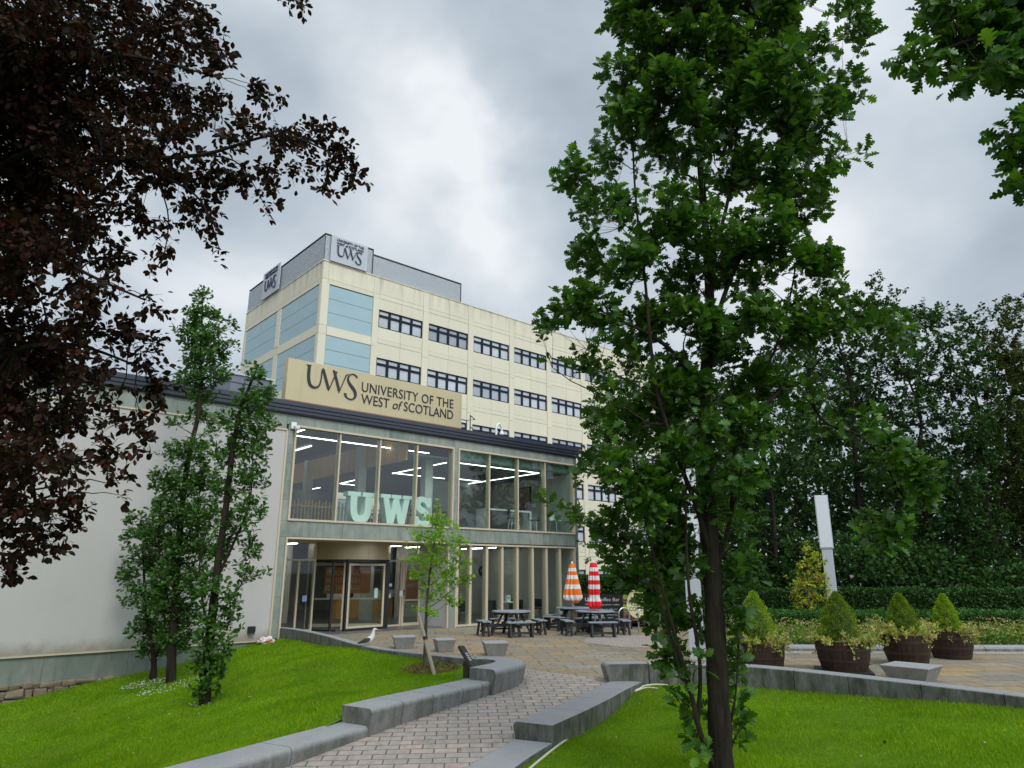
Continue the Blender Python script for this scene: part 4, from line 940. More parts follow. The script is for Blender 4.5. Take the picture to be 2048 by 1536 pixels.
for k in range(6):
    z1 = 20.30 - FP * k; z0 = z1 - 2.86
    if z0 < 0: z0 = 0
    pan(.56, 3.86, z0 - .62, z0); panL(.34, 6.3, z0 - .62, z0); panL(6.3, 7.0, z0 - .62, z0); panL(7.0, 12.9, z0 - .62, z0)
    pan(.0, .54, z0 - .62, z0, -.02); pan(.0, .54, z0, z1 + .06, -.02); pan(3.86, 4.34, z0 - .62, z1 + .06, -.02)
    panL(6.3, 7.0, z0, z1, -.02); panL(12.92, DEP, z0 - .62, z1, -.01)
    mb.box(-.02, .0, .0, .33, z0 - .60, z0 - .012); mb.box(-.02, .0, .0, .33, z0 + .012, z1)
mb.build('cream_panels', M['cream'], TB)
def glasspanel(kind):
    mb = MB()
    for k in range(6):
        z1 = 20.30 - FP * k; z0 = max(.2, z1 - 2.86); h = (z1 - z0) / 3
        for r_ in range(3):
            za, zb = z0 + h * r_ + .012, z0 + h * (r_ + 1) - .012
            if kind == 'r': mb.box(.56, 3.85, .03, .2, za, zb)
            else:
                for a, b in ((.35, 3.30), (3.32, 6.28)) if kind == 'l1' else ((7.02, 9.95), (9.97, 12.9)): mb.box(.03, .2, a, b, za, zb)
    return mb.build('blue_panels', M['bluepanel'], TB)
glasspanel('r'); glasspanel('l1'); glasspanel('l2')
# windows
def tower_window():
    mb = MB(); W_ = 3.64; frame_rect(mb, 0, W_, 0, 1.28, .02, .16, .06)
    for i in range(1, 4): mb.box(W_ * i / 4 - .095, W_ * i / 4 + .095, .03, .155, .06, 1.22)
    mb.box(.06, W_ - .06, .035, .15, .79, .95); o = mb.build('window', M['navy'], TB)
    mb = MB()
    for i in range(4): a = W_ * i / 4 + (.096 if i else .061); b = W_ * (i + 1) / 4 - (.096 if i < 3 else .061); mb.box(a, b, .10, .11, .061, .79); mb.box(a, b, .09, .10, .95, 1.219)
    mb.build('pane', M['pane'], o); return o
first = tower_window(); n_ = 0
panes = [x for x in ALL if x.parent == first][0]
vm = [plain('pane_tone_%d' % i, c, .08, 0, .35, .7, .8) for i, c in enumerate(((.34, .38, .42), (.42, .46, .49), (.26, .30, .34), (.48, .51, .54)))]
pmesh = [panes.data] 
for i in range(1, 4): me = panes.data.copy(); me.materials.clear(); me.materials.append(vm[i]); pmesh.append(me)
r_ = random.Random(8)
for k in range(6):
    for i in range(NB):
        if k == 0 and i == 0: o = first; pn = panes
        else:
            o = first.copy(); link(o); pn = panes.copy(); link(pn); pn.parent = o; ALL.extend([o, pn])
        pn.data = r_.choice(pmesh)
        o.location = (4.34 + BAY * i + .01, .02, ZT - FP * k - 1.29)
mb = MB()
for k in range(6):
    for i in range(NB): mb.box(4.34 + BAY * i + .07, 4.34 + BAY * i + 3.58, .16, .17, ZT - FP * k - 1.2 + (.0 if r_.random() < .4 else .5), ZT - FP * k - .06)
mb.build('blinds', M['blind'], TB)
# louvred plant screen on the roof
mb = MB()
def louv(mb, x0, y0, x1, y1, z0, z1, nx, ny):
    n = int((z1 - z0) / .085)
    for i in range(n):
        z = z0 + i * .085
        ox, oy = nx * .03, ny * .03
        mb.add([(x0 + ox, y0 + oy, z + .055), (x1 + ox, y1 + oy, z + .055), (x1 + ox, y1 + oy, z), (x0 + ox, y0 + oy, z), (x0, y0, z + .075), (x1, y1, z + .075), (x1, y1, z - .005), (x0, y0, z - .005)], [(0, 1, 2, 3), (0, 1, 5, 4), (2, 3, 7, 6)])
louv(mb, .02, .02, 3.62, .02, 21.98, 23.84, 0, -1); louv(mb, 3.62, .12, 11.45, .12, 21.98, 23.50, 0, -1); louv(mb, .02, .02, .02, 13.2, 21.98, 23.84, -1, 0); louv(mb, 11.45, .12, 11.45, 8, 21.98, 23.5, 1, 0)
mb.build('louvred_screen', M['louvre'], TB)
mb = MB(); mb.box(.12, 3.60, .10, .14, 21.7, 23.82); mb.box(3.62, 11.4, .2, .24, 21.7, 23.48); mb.box(.10, .12, .14, 13.1, 21.98, 23.82); mb.box(-.03, 3.66, -.03, .12, 23.84, 23.89); mb.box(3.66, 11.48, .06, .2, 23.50, 23.57); mb.box(-.032, .10, .121, 13.2, 23.84, 23.892); mb.box(3.58, 3.66, -.035, .05, 21.99, 23.84); mb.box(11.42, 11.48, .05, .13, 21.98, 23.5)
mb.build('screen_frame', M['darkgrey'], TB)
mb = MB(); mb.box(4.0, 11, 6, 12, 21.7, 23.2); mb.build('plant_room', M['louvre'], TB)
# roof signs
def roof_sign(label, loc, rz, wd, h):
    e = empty('roof_sign', T0 + Matrix.Rotation(ROT, 4, 'Z') @ Vector(loc), ROT + rz, label, 'sign', 'grey monogram signs on the tower roof')
    mb = MB(); mb.box(0, wd, -.08, .0, 0, h); mb.build('panel', M['signgrey'], e)
    k = wd / 2.75
    logo_uws('monogram', M['navyprint'], e, .42 * k, .50 * k, .72 * k, .06, -.081)
    text('lettering', 'UNIVERSITY OF THE', M['navyprint'], e, .38 * k, 2.4 * k, h - .32, .17, .04, -.081); text('lettering', 'WEST of SCOTLAND', M['navyprint'], e, .38 * k, 2.4 * k, h - .57, .17, .04, -.081)
    return e
roof_sign('light grey monogram sign at the corner of the tower roof facing right', (.38, -.08, 21.98), 0, 2.75, 1.85)
o = roof_sign('light grey monogram sign at the far left of the tower roof', (-.10, 9.95, 22.0), R(-90), 3.1, 2.15)
# ================= PLAZA FURNITURE =================
def octagon(r_, n=8, ph=math.pi / 8): return [(r_ * math.cos(ph + 2 * math.pi * k / n), r_ * math.sin(ph + 2 * math.pi * k / n)) for k in range(n)]
M['wpc'] = plain('weathered_grey_plastic_wood', (.24, .27, .31), .55, 0, .15, 8)
M['wpc_dark'] = plain('black_recycled_plastic', (.022, .023, .026), .6)
def picnic(x, y, rz, label):
    e = empty('picnic_table', (x, y, 0), rz, label, 'picnic table', 'eight sided picnic tables outside the cafe')
    mb = MB()
    R0 = .66; O = octagon(R0)
    # planked top: clip the octagon into boards
    n = 9
    for i in range(n):
        y0 = -R0 * math.cos(math.pi / 8) + 2 * R0 * math.cos(math.pi / 8) * i / n + .006; y1 = -R0 * math.cos(math.pi / 8) + 2 * R0 * math.cos(math.pi / 8) * (i + 1) / n - .006
        def hw(q): a = R0 * math.cos(math.pi / 8); return min(a, a + R0 * math.sin(math.pi / 8) - abs(q) if abs(q) > R0 * math.sin(math.pi / 8) else a)
        mb.prism([(-hw(y0), y0), (hw(y0), y0), (hw(y1), y1), (-hw(y1), y1)], .71, .752)
    bevel(mb.build('table_top', M['wpc'], e), .004)
    mb = MB(); mb.box(-.60, .60, -.035, .035, .64, .708); mb.box(-.035, .035, -.6, -.036, .641, .707); mb.box(-.035, .035, .036, .6, .641, .707)
    mb.box(-.98, .98, -.04, .04, .26, .36); mb.box(-.04, .04, -.98, -.041, .262, .358); mb.box(-.04, .04, .041, .98, .262, .358); mb.box(-.08, .08, -.08, .08, 0, .259); mb.build('under_frame', M['wpc_dark'], e)
    for k in range(4):
        T = Matrix.Rotation(k * math.pi / 2, 4, 'Z')
        mb = MB(); mb.bar(T @ Vector((.30, .055, .70)), T @ Vector((.70, .055, .0)), .09, .045); mb.build('leg', M['wpc_dark'], e)
        mb = MB()
        for q in (0, 1): mb.box(.80 + .15 * q, .93 + .15 * q, -.46, .46, .43, .465, T)
        b = mb.build('bench_seat', M['wpc'], e)
        for sy in (-1, 1):
            mb = MB(); mb.box(.83, 1.05, sy * .36 - .03, sy * .36 + .03, .36, .428, T); mb.bar(T @ Vector((.90, sy * .36, .36)), T @ Vector((.86, sy * .36, 0)), .055, .09); mb.bar(T @ Vector((1.0, sy * .36, .36)), T @ Vector((1.05, sy * .36, 0)), .055, .09); mb.build('bench_leg', M['wpc_dark'], b)
        mb = MB(); mb.box(.92, .97, -.33, .33, .10, .16, T); mb.build('stretcher', M['wpc_dark'], b)
    return e
tp1 = G(1023, 1270); tp2 = G(1147, 1258.5); tp3 = G(1191, 1269.5)
picnic(tp1.x, tp1.y, R(18), 'grey picnic table without a parasol, nearest the glazed screen of panes')
picnic(tp2.x, tp2.y, R(38), 'grey picnic table with the orange striped parasol')
picnic(tp3.x, tp3.y, R(8), 'grey picnic table with the red striped parasol')
def stripe(name, c1, bands):
    m, t, out = newmat(name); tc_ = t.n('ShaderNodeTexCoord'); sp = t.n('ShaderNodeSeparateXYZ'); t.l(tc_.outputs['Object'], sp.inputs[0])
    mr = t.n('ShaderNodeMapRange'); t.l(sp.outputs[2], mr.inputs[0]); mr.inputs[1].default_value = 0; mr.inputs[2].default_value = 3
    st = []; on = True
    for z in bands: st.append((z / 3, c1 if on else (.72, .70, .69))); on = not on
    c = t.ramp(mr.outputs[0], st, 'CONSTANT'); nz = obj_noise(t, 9, 4); c = t.mix(t.math('MULTIPLY', nz, .25), c, t.mix(1.0, c, (.7, .7, .7), 'MULTIPLY'))
    bsdf(t, out, c, .8, 0, .2); return m
def parasol(x, y, z0, z1, prof, mat, label, folds=11, seed=1, drip=.0):
    e = empty('parasol', (x, y, 0), 0, label, 'parasol')
    mb = MB(); mb.tube([(0, 0, .02), (0, 0, z1 + .06)], .02, 10); mb.build('pole', M['white'], e, smooth=True)
    r_ = random.Random(seed); mb = MB(); n = folds * 6; vs = []
    ph = [r_.uniform(.6, 1.25) for _ in range(folds)]; mm = 26
    for i in range(mm + 1):
        t = i / mm; z = z1 - (z1 - z0) * t
        rr = np.interp(t, [p[0] for p in prof], [p[1] for p in prof])
        for k in range(n):
            f = (k % 6) / 6; fold = k // 6; amp = .34 * min(1, t * 4)
            q = rr * (1 - amp * (.5 + .5 * math.cos(2 * math.pi * f)) * ph[fold]); a = 2 * math.pi * k / n + .25 * t + .1 * math.sin(6 * t)
            vs.append((q * math.cos(a), q * math.sin(a), z - (drip * (1 + math.cos(2 * math.pi * f)) * t ** 6)))
    mb.add(vs, [(i * n + k, i * n + (k + 1) % n, (i + 1) * n + (k + 1) % n, (i + 1) * n + k) for i in range(mm) for k in range(n)] + [tuple(range(n))[::-1]])
    mb.build('canopy', mat, e, smooth=True)
    mb = MB(); mb.lathe([(.03, z1 - .01), (.04, z1 + .03), (.015, z1 + .07), (.0, z1 + .1)], 10, cap=False); mb.build('finial', M['white'], e)
    return e
parasol(tp2.x, tp2.y, .98, 2.27, [(0, .10), (.1, .13), (.4, .21), (.75, .32), (.93, .36), (1, .28)], stripe('orange_white_canvas', (.80, .20, .03), [0, .99, 1.17, 1.38, 1.53, 1.72, 1.86, 1.99, 2.10]), 'furled orange and white striped parasol through the farther picnic table', seed=2, drip=.05)
parasol(tp3.x, tp3.y, .86, 2.27, [(0, .10), (.06, .13), (.35, .19), (.66, .20), (.72, .18), (.78, .17), (.90, .24), (.97, .26), (1, .2)], stripe('red_white_canvas', (.78, .025, .03), [0, 1.04, 1.24, 1.42, 1.57, 1.71, 1.85, 1.99, 2.12]), 'furled red and white striped parasol tied near its foot', seed=5, drip=.04)
e = empty('metal_cylinder', (tp2.x + .02, tp2.y, 0), 0, 'bare bronze cylinder weight under the table with the orange parasol', 'weight'); mb = MB(); mb.lathe([(.13, 0.26), (.13, .66), (.12, .68)], 20); mb.lathe([(.2, 0), (.2, .26)], 20); mb.build('cylinder', plain('brushed_bronze', (.42, .36, .27), .35, .7), e)
# coffee bar banner on its rail fence
bp = at(1160, 1262, 27.6)
fe = empty('banner_fence', (2.45, 27.0, 0), R(-3), 'low dark rail fence carrying the coffee bar banner', 'fence')
mb = MB()
for x_ in (0, 1.5, 3.0): mb.box(x_ - .03, x_ + .03, .02, .08, 0, 1.1)
mb.build('posts', M['black'], fe); mb = MB(); mb.box(0, 3.0, .03, .07, 1.02, 1.07); mb.box(0, 3, .03, .07, .15, .2); mb.build('rails', M['black'], fe)
bn = empty('cafe_banner', (2.45, 26.97, .22), R(-3), 'black coffee bar banner with white text and a picture at its right end', 'banner')
mb = MB(); mb.box(0, 2.95, 0, .012, 0, .95); mb.build('sheet', plain('banner_black', (.018, .015, .013), .5), bn)
text('lettering', 'UWS Coffee Bar', M['white'], bn, .28, 1.55, .70, .125, .003, -.001)
for i, (tx, a, b) in enumerate((('Proudly serving great coffee', .30, 1.55), ('Come in and relax over coffee and', .42, 1.45), ('freshly made drinks, cakes and pastries,', .36, 1.50), ('sandwiches and snacks, served all day', .40, 1.46), ('for students and visitors', .50, 1.30))):
    text('lettering', tx, M['white'], bn, a, b, .56 - i * .10 - (.06 if i else 0), .045, .003, -.001)
mb = MB(); mb.prism([(1.68, .02), (2.93, .02), (2.93, .93), (1.68, .93)], .001, .004, RX)
def photo_print():
    m, t, out = newmat('cafe_photograph_print'); nz = obj_noise(t, 2.6, 2, .4); c = t.ramp(nz, [(.36, (.06, .02, .015)), (.47, (.35, .16, .12)), (.55, (.08, .05, .03)), (.60, (.35, .45, .06)), (.7, (.03, .03, .03))], 'EASE'); bsdf(t, out, c, .5); return m
mb.build('picture', photo_print(), bn)
# round cream coffee board in front
cb = at(1276, 1236, 26.2)
e = empty('coffee_sign', (at(1276, 1262, 26.0).x, 26.0, 0), R(-4), 'large cream oval coffee sign board in front of the banner', 'sign')
mb = MB(); pts = [(.36 * math.cos(t) * (1 - .06 * math.sin(t)), .88 - .0 + .49 * math.sin(t) + (-.06 * math.exp(-((t - math.pi / 2) / .16) ** 2))) for t in np.linspace(0, 2 * math.pi, 48, endpoint=False)]
mb.prism(pts, 0, .03, RX); mb.build('board', plain('cream_board', (.62, .58, .33), .5), e)
text('lettering', 'COFFEE', M['letter'], e, -.27, .27, .62, .15, .003, -.031)
mb = MB(); ribbon(mb, bez([(-.36, 1.02, 0), (-.25, .75, 0), (.1, .78, 0), (.33, .86, 0)], 12), [.02] * 13, .031, .034, RX); ribbon(mb, bez([(-.22, 1.10, 0), (-.1, .98, 0), (.1, 1.2, 0), (.26, 1.1, 0)], 12), [.05 * math.sin(.2 + 2.7 * i / 12) + .01 for i in range(13)], .0305, .0335, RX); mb.prism([(.06 * math.cos(t), .50 + .05 * math.sin(t)) for t in np.linspace(0, 2 * math.pi, 16, endpoint=False)], .0311, .034, RX); mb.build('drawing', M['letter'], e)
mb = MB(); mb.box(-.25, -.2, .0, .04, 0, .5); mb.box(.2, .25, .0, .04, 0, .5); mb.build('stand', M['black'], e)
# screen glimpsed through the oak
p = at(1335, 1202, 28.0); e = empty('poster_board', (p.x, p.y, 0), 0, 'small blue and white poster board glimpsed through the oak suckers', 'poster'); mb = MB(); mb.box(-.4, .4, 0, .05, .45, 1.15); mb.build('board', plain('blue_poster', (.06, .2, .45), .4), e); mb = MB(); mb.box(-.3, -.1, -.004, 0, .55, 1.05); mb.box(.05, .14, -.004, 0, .55, 1.05); mb.build('print', M['white'], e); mb = MB(); mb.box(-.35, -.3, .0, .04, 0, .45); mb.box(.3, .35, 0, .04, 0, .45); mb.build('stand', M['black'], e)
# bike hoops
for i, (xa, ya, xb, yb, lab) in enumerate(((1239, 1268, 1261, 1265, 'steel bicycle hoop nearest the red parasol'), (1278, 1268, 1300, 1265, 'steel bicycle hoop in front of the coffee sign'), (1322, 1270, 1345, 1267, 'steel bicycle hoop among the oak suckers'))):
    a = G(xa, ya); b = G(xb, yb); e = empty('bicycle_hoop', (a.x, a.y, 0), 0, lab, 'bike stand', 'steel bicycle hoops on the plaza'); d = Vector((b.x - a.x, b.y - a.y, 0)); L = .42; d = d.normalized() * L if d.length else Vector((L, 0, 0)); d = Vector((.38, .17, 0))
    pts = [(0, 0, 0), (0, 0, .62)] + [(d.x * (.5 - .5 * math.cos(t)), d.y * (.5 - .5 * math.cos(t)), .62 + .2 * math.sin(t)) for t in np.linspace(.2, math.pi - .2, 9)] + [(d.x, d.y, .62), (d.x, d.y, 0)]
    mb = MB(); mb.tube(pts, .025, 10); mb.build('hoop', M['steel'], e, smooth=True)
    mb = MB(); mb.lathe([(.055, .003), (.055, .012), (.03, .014)], 12); mb.lathe([(.055, .003), (.055, .012), (.03, .014)], 12, (d.x, d.y, 0)); mb.build('foot_plates', M['steel'], e)
# lamp columns
def lamp(x, y, h, label, rz=0, wd=.40):
    e = empty('lamp_column', (x, y, 0), rz, label, 'lamp post', 'flat pale grey lamp columns')
    mb = MB(); mb.box(-wd / 2 * .78, wd / 2 * .78, -.07, .07, 0, h * .62); bevel(mb.build('column', M['lamp_grey'], e), .012)
    mb = MB(); mb.box(-wd / 2, wd / 2, -.10, .0, h * .60, h); o = mb.build('lamp_head', M['lamp_grey'], e); bevel(o, .01)
    mb = MB(); mb.box(-wd / 2 + .03, wd / 2 - .03, -.112, -.101, h * .61, h - .03); mb.build('diffuser', M['frost'], o)
    mb = MB(); mb.box(-wd / 2 * .8, wd / 2 * .8, .02, .10, h * .605, h - .01); mb.build('gear_case', M['darkgrey'], o)
lp1 = at(1668, 1222, 24.5); lamp(lp1.x, lp1.y, 4.58, 'pale grey flat lamp column rising behind the barrel planters', R(-22), .44)
lp2 = at(1396, 1325, 17.2); lamp(lp2.x, lp2.y, 4.45, 'pale grey flat lamp column mostly hidden behind the big oak', R(-14), .46)
# information lectern
p = at(934, 1343, 13.6); zz_ = float(lawnL_f(p.x, p.y)); 
e = empty('information_lectern', (p.x, p.y, zz_), R(-32), 'dark timber information lectern beside the curved seat wall', 'sign'); e.scale = (.84, .84, .84)
mb = MB(); mb.box(-.075, .075, -.05, .05, -.05, .33); bevel(mb.build('post', plain('dark_stained_timber', (.03, .02, .014), .6, 0, .3, 9, stretch=(1, 1, .15)), e), .008)
TT = Matrix.Translation((0, 0, .40)) @ Matrix.Rotation(R(-8), 4, 'X') @ Matrix.Rotation(R(47), 4, 'Y')
mb = MB(); mb.box(-.30, .30, -.10, .10, -.03, .04, TT); o = mb.build('slanted_board', bpy.data.materials['dark_stained_timber'], e); bevel(o, .01)
mb = MB(); mb.box(-.12, .16, -.08, .06, .041, .046, TT); pl_ = mb.build('plaque', M['darkgrey'], o)
mb = MB()
for i in range(4): mb.box(-.09 + i * .055, -.06 + i * .055, -.06, .03, .0465, .048, TT)
mb.build('plaque_print', M['signgrey'], pl_)
# white hose and cables lying along the right seat wall
def on_lawn(px, py, f):
    z = 0.0
    for _ in range(40):
        q = G(px, py, z); z = .5 * z + .5 * float(f(q.x, q.y))
    return q
def cable(pts, label, rad=.016):
    e = empty('hose', on_lawn(*pts[0], lawnR_f), 0, label, 'hose'); o_ = e.location.copy()
    P = arc_resample([tuple(on_lawn(x, y, lawnR_f) + Vector((0, 0, .025))) for x, y in pts], 6)
    mb = MB(); mb.tube([q - o_ for q in P], rad, 7); mb.build('tube', plain('cream_plastic', (.60, .58, .47), .5), e, smooth=True)
cable([(1335, 1373), (1310, 1372), (1288, 1375), (1280, 1380), (1262, 1388), (1225, 1408), (1190, 1428), (1165, 1446), (1150, 1470), (1110, 1500), (1062, 1540), (1030, 1570)], 'long cream hose snaking along the foot of the right seat wall')
cable([(1316, 1380), (1296, 1378), (1280, 1382), (1240, 1400), (1180, 1436), (1140, 1462), (1108, 1484)], 'short cream hose lying beside the longer one at the seat wall', .012)

# ================= GULL =================
gp_ = on_lawn(735, 1298, lawnL_f)
e = empty('seagull', gp_, R(4), 'gull with white head and dark grey wings standing on the left lawn', 'seagull')
def loft(mb, secs, n=14):
    # secs: (center, axis direction, half width, half height)
    vs = []
    for c, d, a, b in secs:
        d = Vector(d).normalized(); y = Vector((0, 1, 0)); z = d.cross(y) * -1; z.normalize()
        for k in range(n):
            t = 2 * math.pi * k / n; vs.append(Vector(c) + y * (a * math.cos(t)) + z * (b * math.sin(t)))
    mb.add(vs, [(i * n + k, i * n + (k + 1) % n, (i + 1) * n + (k + 1) % n, (i + 1) * n + k) for i in range(len(secs) - 1) for k in range(n)] + [tuple(range(n))[::-1], tuple((len(secs) - 1) * n + k for k in range(n))])
def gullmat():
    m, t, out = newmat('white_feathers'); nz = obj_noise(t, 20, 4); c = t.mix(nz, (.68, .67, .64), (.80, .79, .77)); b = bsdf(t, out, c, .8, 0, .2); bump(t, b, obj_noise(t, 60), .2, .003); return m
gw = gullmat()
mb = MB()
loft(mb, [((-.20, 0, .145), (1, 0, .15), .012, .010), ((-.15, 0, .150), (1, 0, .2), .035, .028), ((-.08, 0, .165), (1, 0, .25), .062, .052), ((.0, 0, .185), (1, 0, .35), .078, .072), ((.06, 0, .215), (1, 0, .8), .074, .075), ((.095, 0, .265), (.5, 0, 1), .058, .062), ((.108, 0, .32), (.2, 0, 1), .042, .045), ((.115, 0, .365), (.25, 0, 1), .034, .036), ((.124, 0, .40), (.4, 0, 1), .033, .036), ((.136, 0, .428), (.8, 0, .8), .034, .036), ((.158, 0, .440), (1, 0, .1), .031, .030), ((.178, 0, .436), (1, 0, -.2), .02, .02), ((.188, 0, .434), (1, 0, -.2), .009, .011)])
body = mb.build('body', gw, e, smooth=True); sb2 = body.modifiers.new('s', 'SUBSURF'); sb2.levels = 1; sb2.render_levels = 1
mb = MB(); loft(mb, [((.184, 0, .434), (1, 0, -.1), .009, .011), ((.21, 0, .431), (1, 0, -.1), .007, .009), ((.232, 0, .426), (1, 0, -.5), .005, .007), ((.240, 0, .418), (1, 0, -1), .002, .003)], 8); mb.build('beak', plain('yellow_beak', (.65, .42, .08), .5), e, smooth=True)
mb = MB(); mb.lathe([(.006, -.001), (.006, .001)], 10, (0, 0, 0)); eo = []
for sy in (-1, 1):
    mb = MB(); mb.tube([(.160, sy * .026, .446), (.160, sy * .032, .446)], .0055, 8); mb.build('eye', M['black'], e)
for sy in (-1, 1):
    mb = MB(); n = 10; secs = []
    loft(mb, [((.06, sy * .068, .225), (-1, 0, -.3), .012, .02), ((.02, sy * .074, .215), (-1, 0, -.35), .016, .048), ((-.07, sy * .066, .185), (-1, 0, -.35), .014, .048), ((-.16, sy * .042, .150), (-1, 0, -.3), .010, .032), ((-.24, sy * .016, .120), (-1, 0, -.25), .006, .014), ((-.285, sy * .004, .108), (-1, 0, -.2), .002, .004)], 10)
    mb.build('wing', plain('slate_grey_feathers', (.055, .050, .055), .7, 0, .3, 30), e, smooth=True)
mb = MB(); loft(mb, [((-.17, 0, .140), (-1, 0, -.2), .03, .008), ((-.25, 0, .118), (-1, 0, -.25), .035, .005), ((-.29, 0, .106), (-1, 0, -.25), .03, .003)], 8); mb.build('tail', gw, e, smooth=True)
for sy in (-1, 1):
    mb = MB(); mb.tube([(.035, sy * .028, .14), (.03, sy * .03, .07), (.035, sy * .03, .006)], [.009, .005, .005], 6)
    for a in (-.45, 0, .45): mb.tube([(.03, sy * .03, .005), (.03 + .05 * math.cos(a), sy * .03 + .05 * math.sin(a), .003)], [.005, .002], 5)
    mb.build('leg', plain('dull_yellow_leg', (.45, .36, .15), .6), e)

# ================= BARREL PLANTERS =================
def stavemat():
    m, t, out = newmat('old_barrel_staves'); tc_ = t.n('ShaderNodeTexCoord'); sp = t.n('ShaderNodeSeparateXYZ'); t.l(tc_.outputs['Object'], sp.inputs[0])
    a = t.math('ARCTAN2', sp.outputs[1], sp.outputs[0]); fr = t.math('FRACT', t.math('MULTIPLY', a, 26 / (2 * math.pi))); line = t.math('LESS_THAN', fr, .08)
    g = obj_noise(t, 6, 6, .7, (1.5, 1.5, .2)); c = t.ramp(g, [(.3, (.018, .011, .008)), (.6, (.055, .033, .022)), (.8, (.11, .065, .04))]); c = t.mix(line, c, (.005, .004, .003))
    b = bsdf(t, out, c, .75, 0, .25); bump(t, b, t.math('SUBTRACT', g, line), .6, .01); return m
M['stave'] = stavemat(); M['hoop'] = plain('rusty_iron_hoop', (.055, .035, .028), .6, .4, .4, 5)
M['conif'] = leafmat('spruce_needles', [(.18, .32, .02), (.28, .45, .03), (.38, .54, .04), (.22, .36, .02)], .25, .6, .2)
M['conif_dark'] = leafmat('yew_needles', [(.10, .19, .015), (.17, .28, .02), (.26, .36, .03), (.20, .30, .02)], .25, .6, .2)
M['varieg'] = leafmat('variegated_leaves', [(.68, .66, .26), (.46, .52, .10), (.26, .42, .05), (.70, .60, .36), (.65, .40, .16), (.22, .38, .04), (.58, .64, .14)], .3, .5, .3)
def quads(P, N, L, Wd, rr):
    """N small folded leaf quads at P pointing along N"""
    n = len(P); N = N / (np.linalg.norm(N, axis=1, keepdims=True) + 1e-9); ref = rr.normal(size=(n, 3)); S = np.cross(N, ref); S /= (np.linalg.norm(S, axis=1, keepdims=True) + 1e-9); B = np.cross(N, S)
    L = np.broadcast_to(L, (n,))[:, None]; Wd = np.broadcast_to(Wd, (n,))[:, None]
    v = np.stack([P, P + N * L * .5 + S * Wd * .5 + B * Wd * .12, P + N * L, P + N * L * .5 - S * Wd * .5 + B * Wd * .12], 1)
    return v.reshape(-1, 3)
def conifer(x, y, z0, h, r_, mat, label, seed):
    e = empty('dwarf_conifer', (x, y, z0), 0, label, 'conifer', 'dwarf conifers in the barrels')
    mb = MB(); mb.tube([(0, 0, -.1), (0, 0, h * .8)], [.03, .008], 6); mb.build('trunk', M['bark_light'], e)
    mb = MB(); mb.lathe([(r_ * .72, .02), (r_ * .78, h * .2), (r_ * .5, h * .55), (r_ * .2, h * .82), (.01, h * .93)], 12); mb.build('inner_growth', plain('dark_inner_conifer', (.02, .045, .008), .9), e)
    rr = np.random.default_rng(seed); n = 9000; t = rr.random(n) ** 1.35; th = rr.uniform(0, 2 * np.pi, n)
    lump = 1 + .15 * np.sin(th * 5 + t * 20 + seed) + .13 * np.sin(th * 3 - t * 31) + .06 * np.sin(th * 11 + t * 50)
    rad = r_ * (np.interp(t, [0, .2, .5, .75, .9, 1], [.72, .95, .80, .50, .24, .03])) * lump * rr.uniform(.78, 1.10, n) + (rr.random(n) < .03) * rr.uniform(0, .07, n)
    P = np.stack([rad * np.cos(th), rad * np.sin(th), t * h], 1); N = np.stack([np.cos(th) * .7, np.sin(th) * .7, np.full(n, .8)], 1) + rr.normal(size=(n, 3)) * .35
    v = quads(P, N, rr.uniform(.025, .055, n), .016, rr); fastmesh('foliage', v, np.arange(n * 4).reshape(n, 4), mat, e)
def trailing(x, y, z0, r_, label, seed):
    e = empty('trailing_plant', (x, y, z0), 0, label, 'plant', 'variegated plants round the conifers')
    rr = np.random.default_rng(seed); P = []; N = []; mb = MB()
    for i in range(80):
        a = rr.uniform(0, 2 * np.pi); r0 = r_ * rr.uniform(.45, .95); p = np.array([r0 * np.cos(a), r0 * np.sin(a), 0.0]); d = np.array([np.cos(a) * .8, np.sin(a) * .8, rr.uniform(.5, 1.6)]); L = rr.uniform(.12, .34); drop = rr.uniform(.3, 1.6)
        pts = []
        for k in range(7):
            t = k / 6; q = p + d * L * t + np.array([0, 0, -drop * L * t * t]); pts.append(tuple(q))
            for j in range(5): P.append(q + rr.normal(size=3) * .022); N.append(d + rr.normal(size=3) * .8)
        mb.tube(pts, .004, 4)
    mb.build('stems', M['bark_light'], e)
    P = np.array(P); N = np.array(N); n = len(P); v = quads(P, N, rr.uniform(.045, .09, n), rr.uniform(.025, .042, n), rr); fastmesh('leaves', v, np.arange(n * 4).reshape(n, 4), M['varieg'], e)
def barrel(px, py, rt, rb, h, hc, rc_, cm, lab, labc, labt, seed, base=False, dy=0):
    p = G(px, py); x, y = p.x, p.y + rb * .95
    e = empty('barrel_planter', (x, y, 0), seed * .7, lab, 'planter', 'half barrel planters on the plaza')
    mb = MB(); pr = [(rb + (rt - rb) * (t + .18 * math.sin(math.pi * t)), h * t) for t in np.linspace(0, 1, 9)]
    mb.lathe(pr + [(rt - .03, h), (rt - .04, h - .07)], 52); mb.build('staves', M['stave'], e, smooth=True)
    for t in (.06, .36, .72):
        ri = lambda q: rb + (rt - rb) * (q + .18 * math.sin(math.pi * q)) + .006
        mb = MB(); mb.lathe([(ri(t) - .01, h * t), (ri(t), h * t), (ri(t + .09), h * (t + .09)), (ri(t + .09) - .01, h * (t + .09))], 52, cap=False); mb.build('hoop', M['hoop'], e, smooth=True)
    mb = MB(); mb.lathe([(rt - .045, h - .09), (rt - .045, h - .06)], 30); mb.build('soil', M['soil'], e)
    if base: mb = MB(); mb.box(-rb - .08, rb + .16, -rb - .08, rb + .05, .004, .05); mb.build('pallet', M['wpc_dark'], e)
    conifer(x - .02, y, h - .07, hc, rc_, cm, labc, seed); trailing(x, y, h - .05, rt, labt, seed + 30)
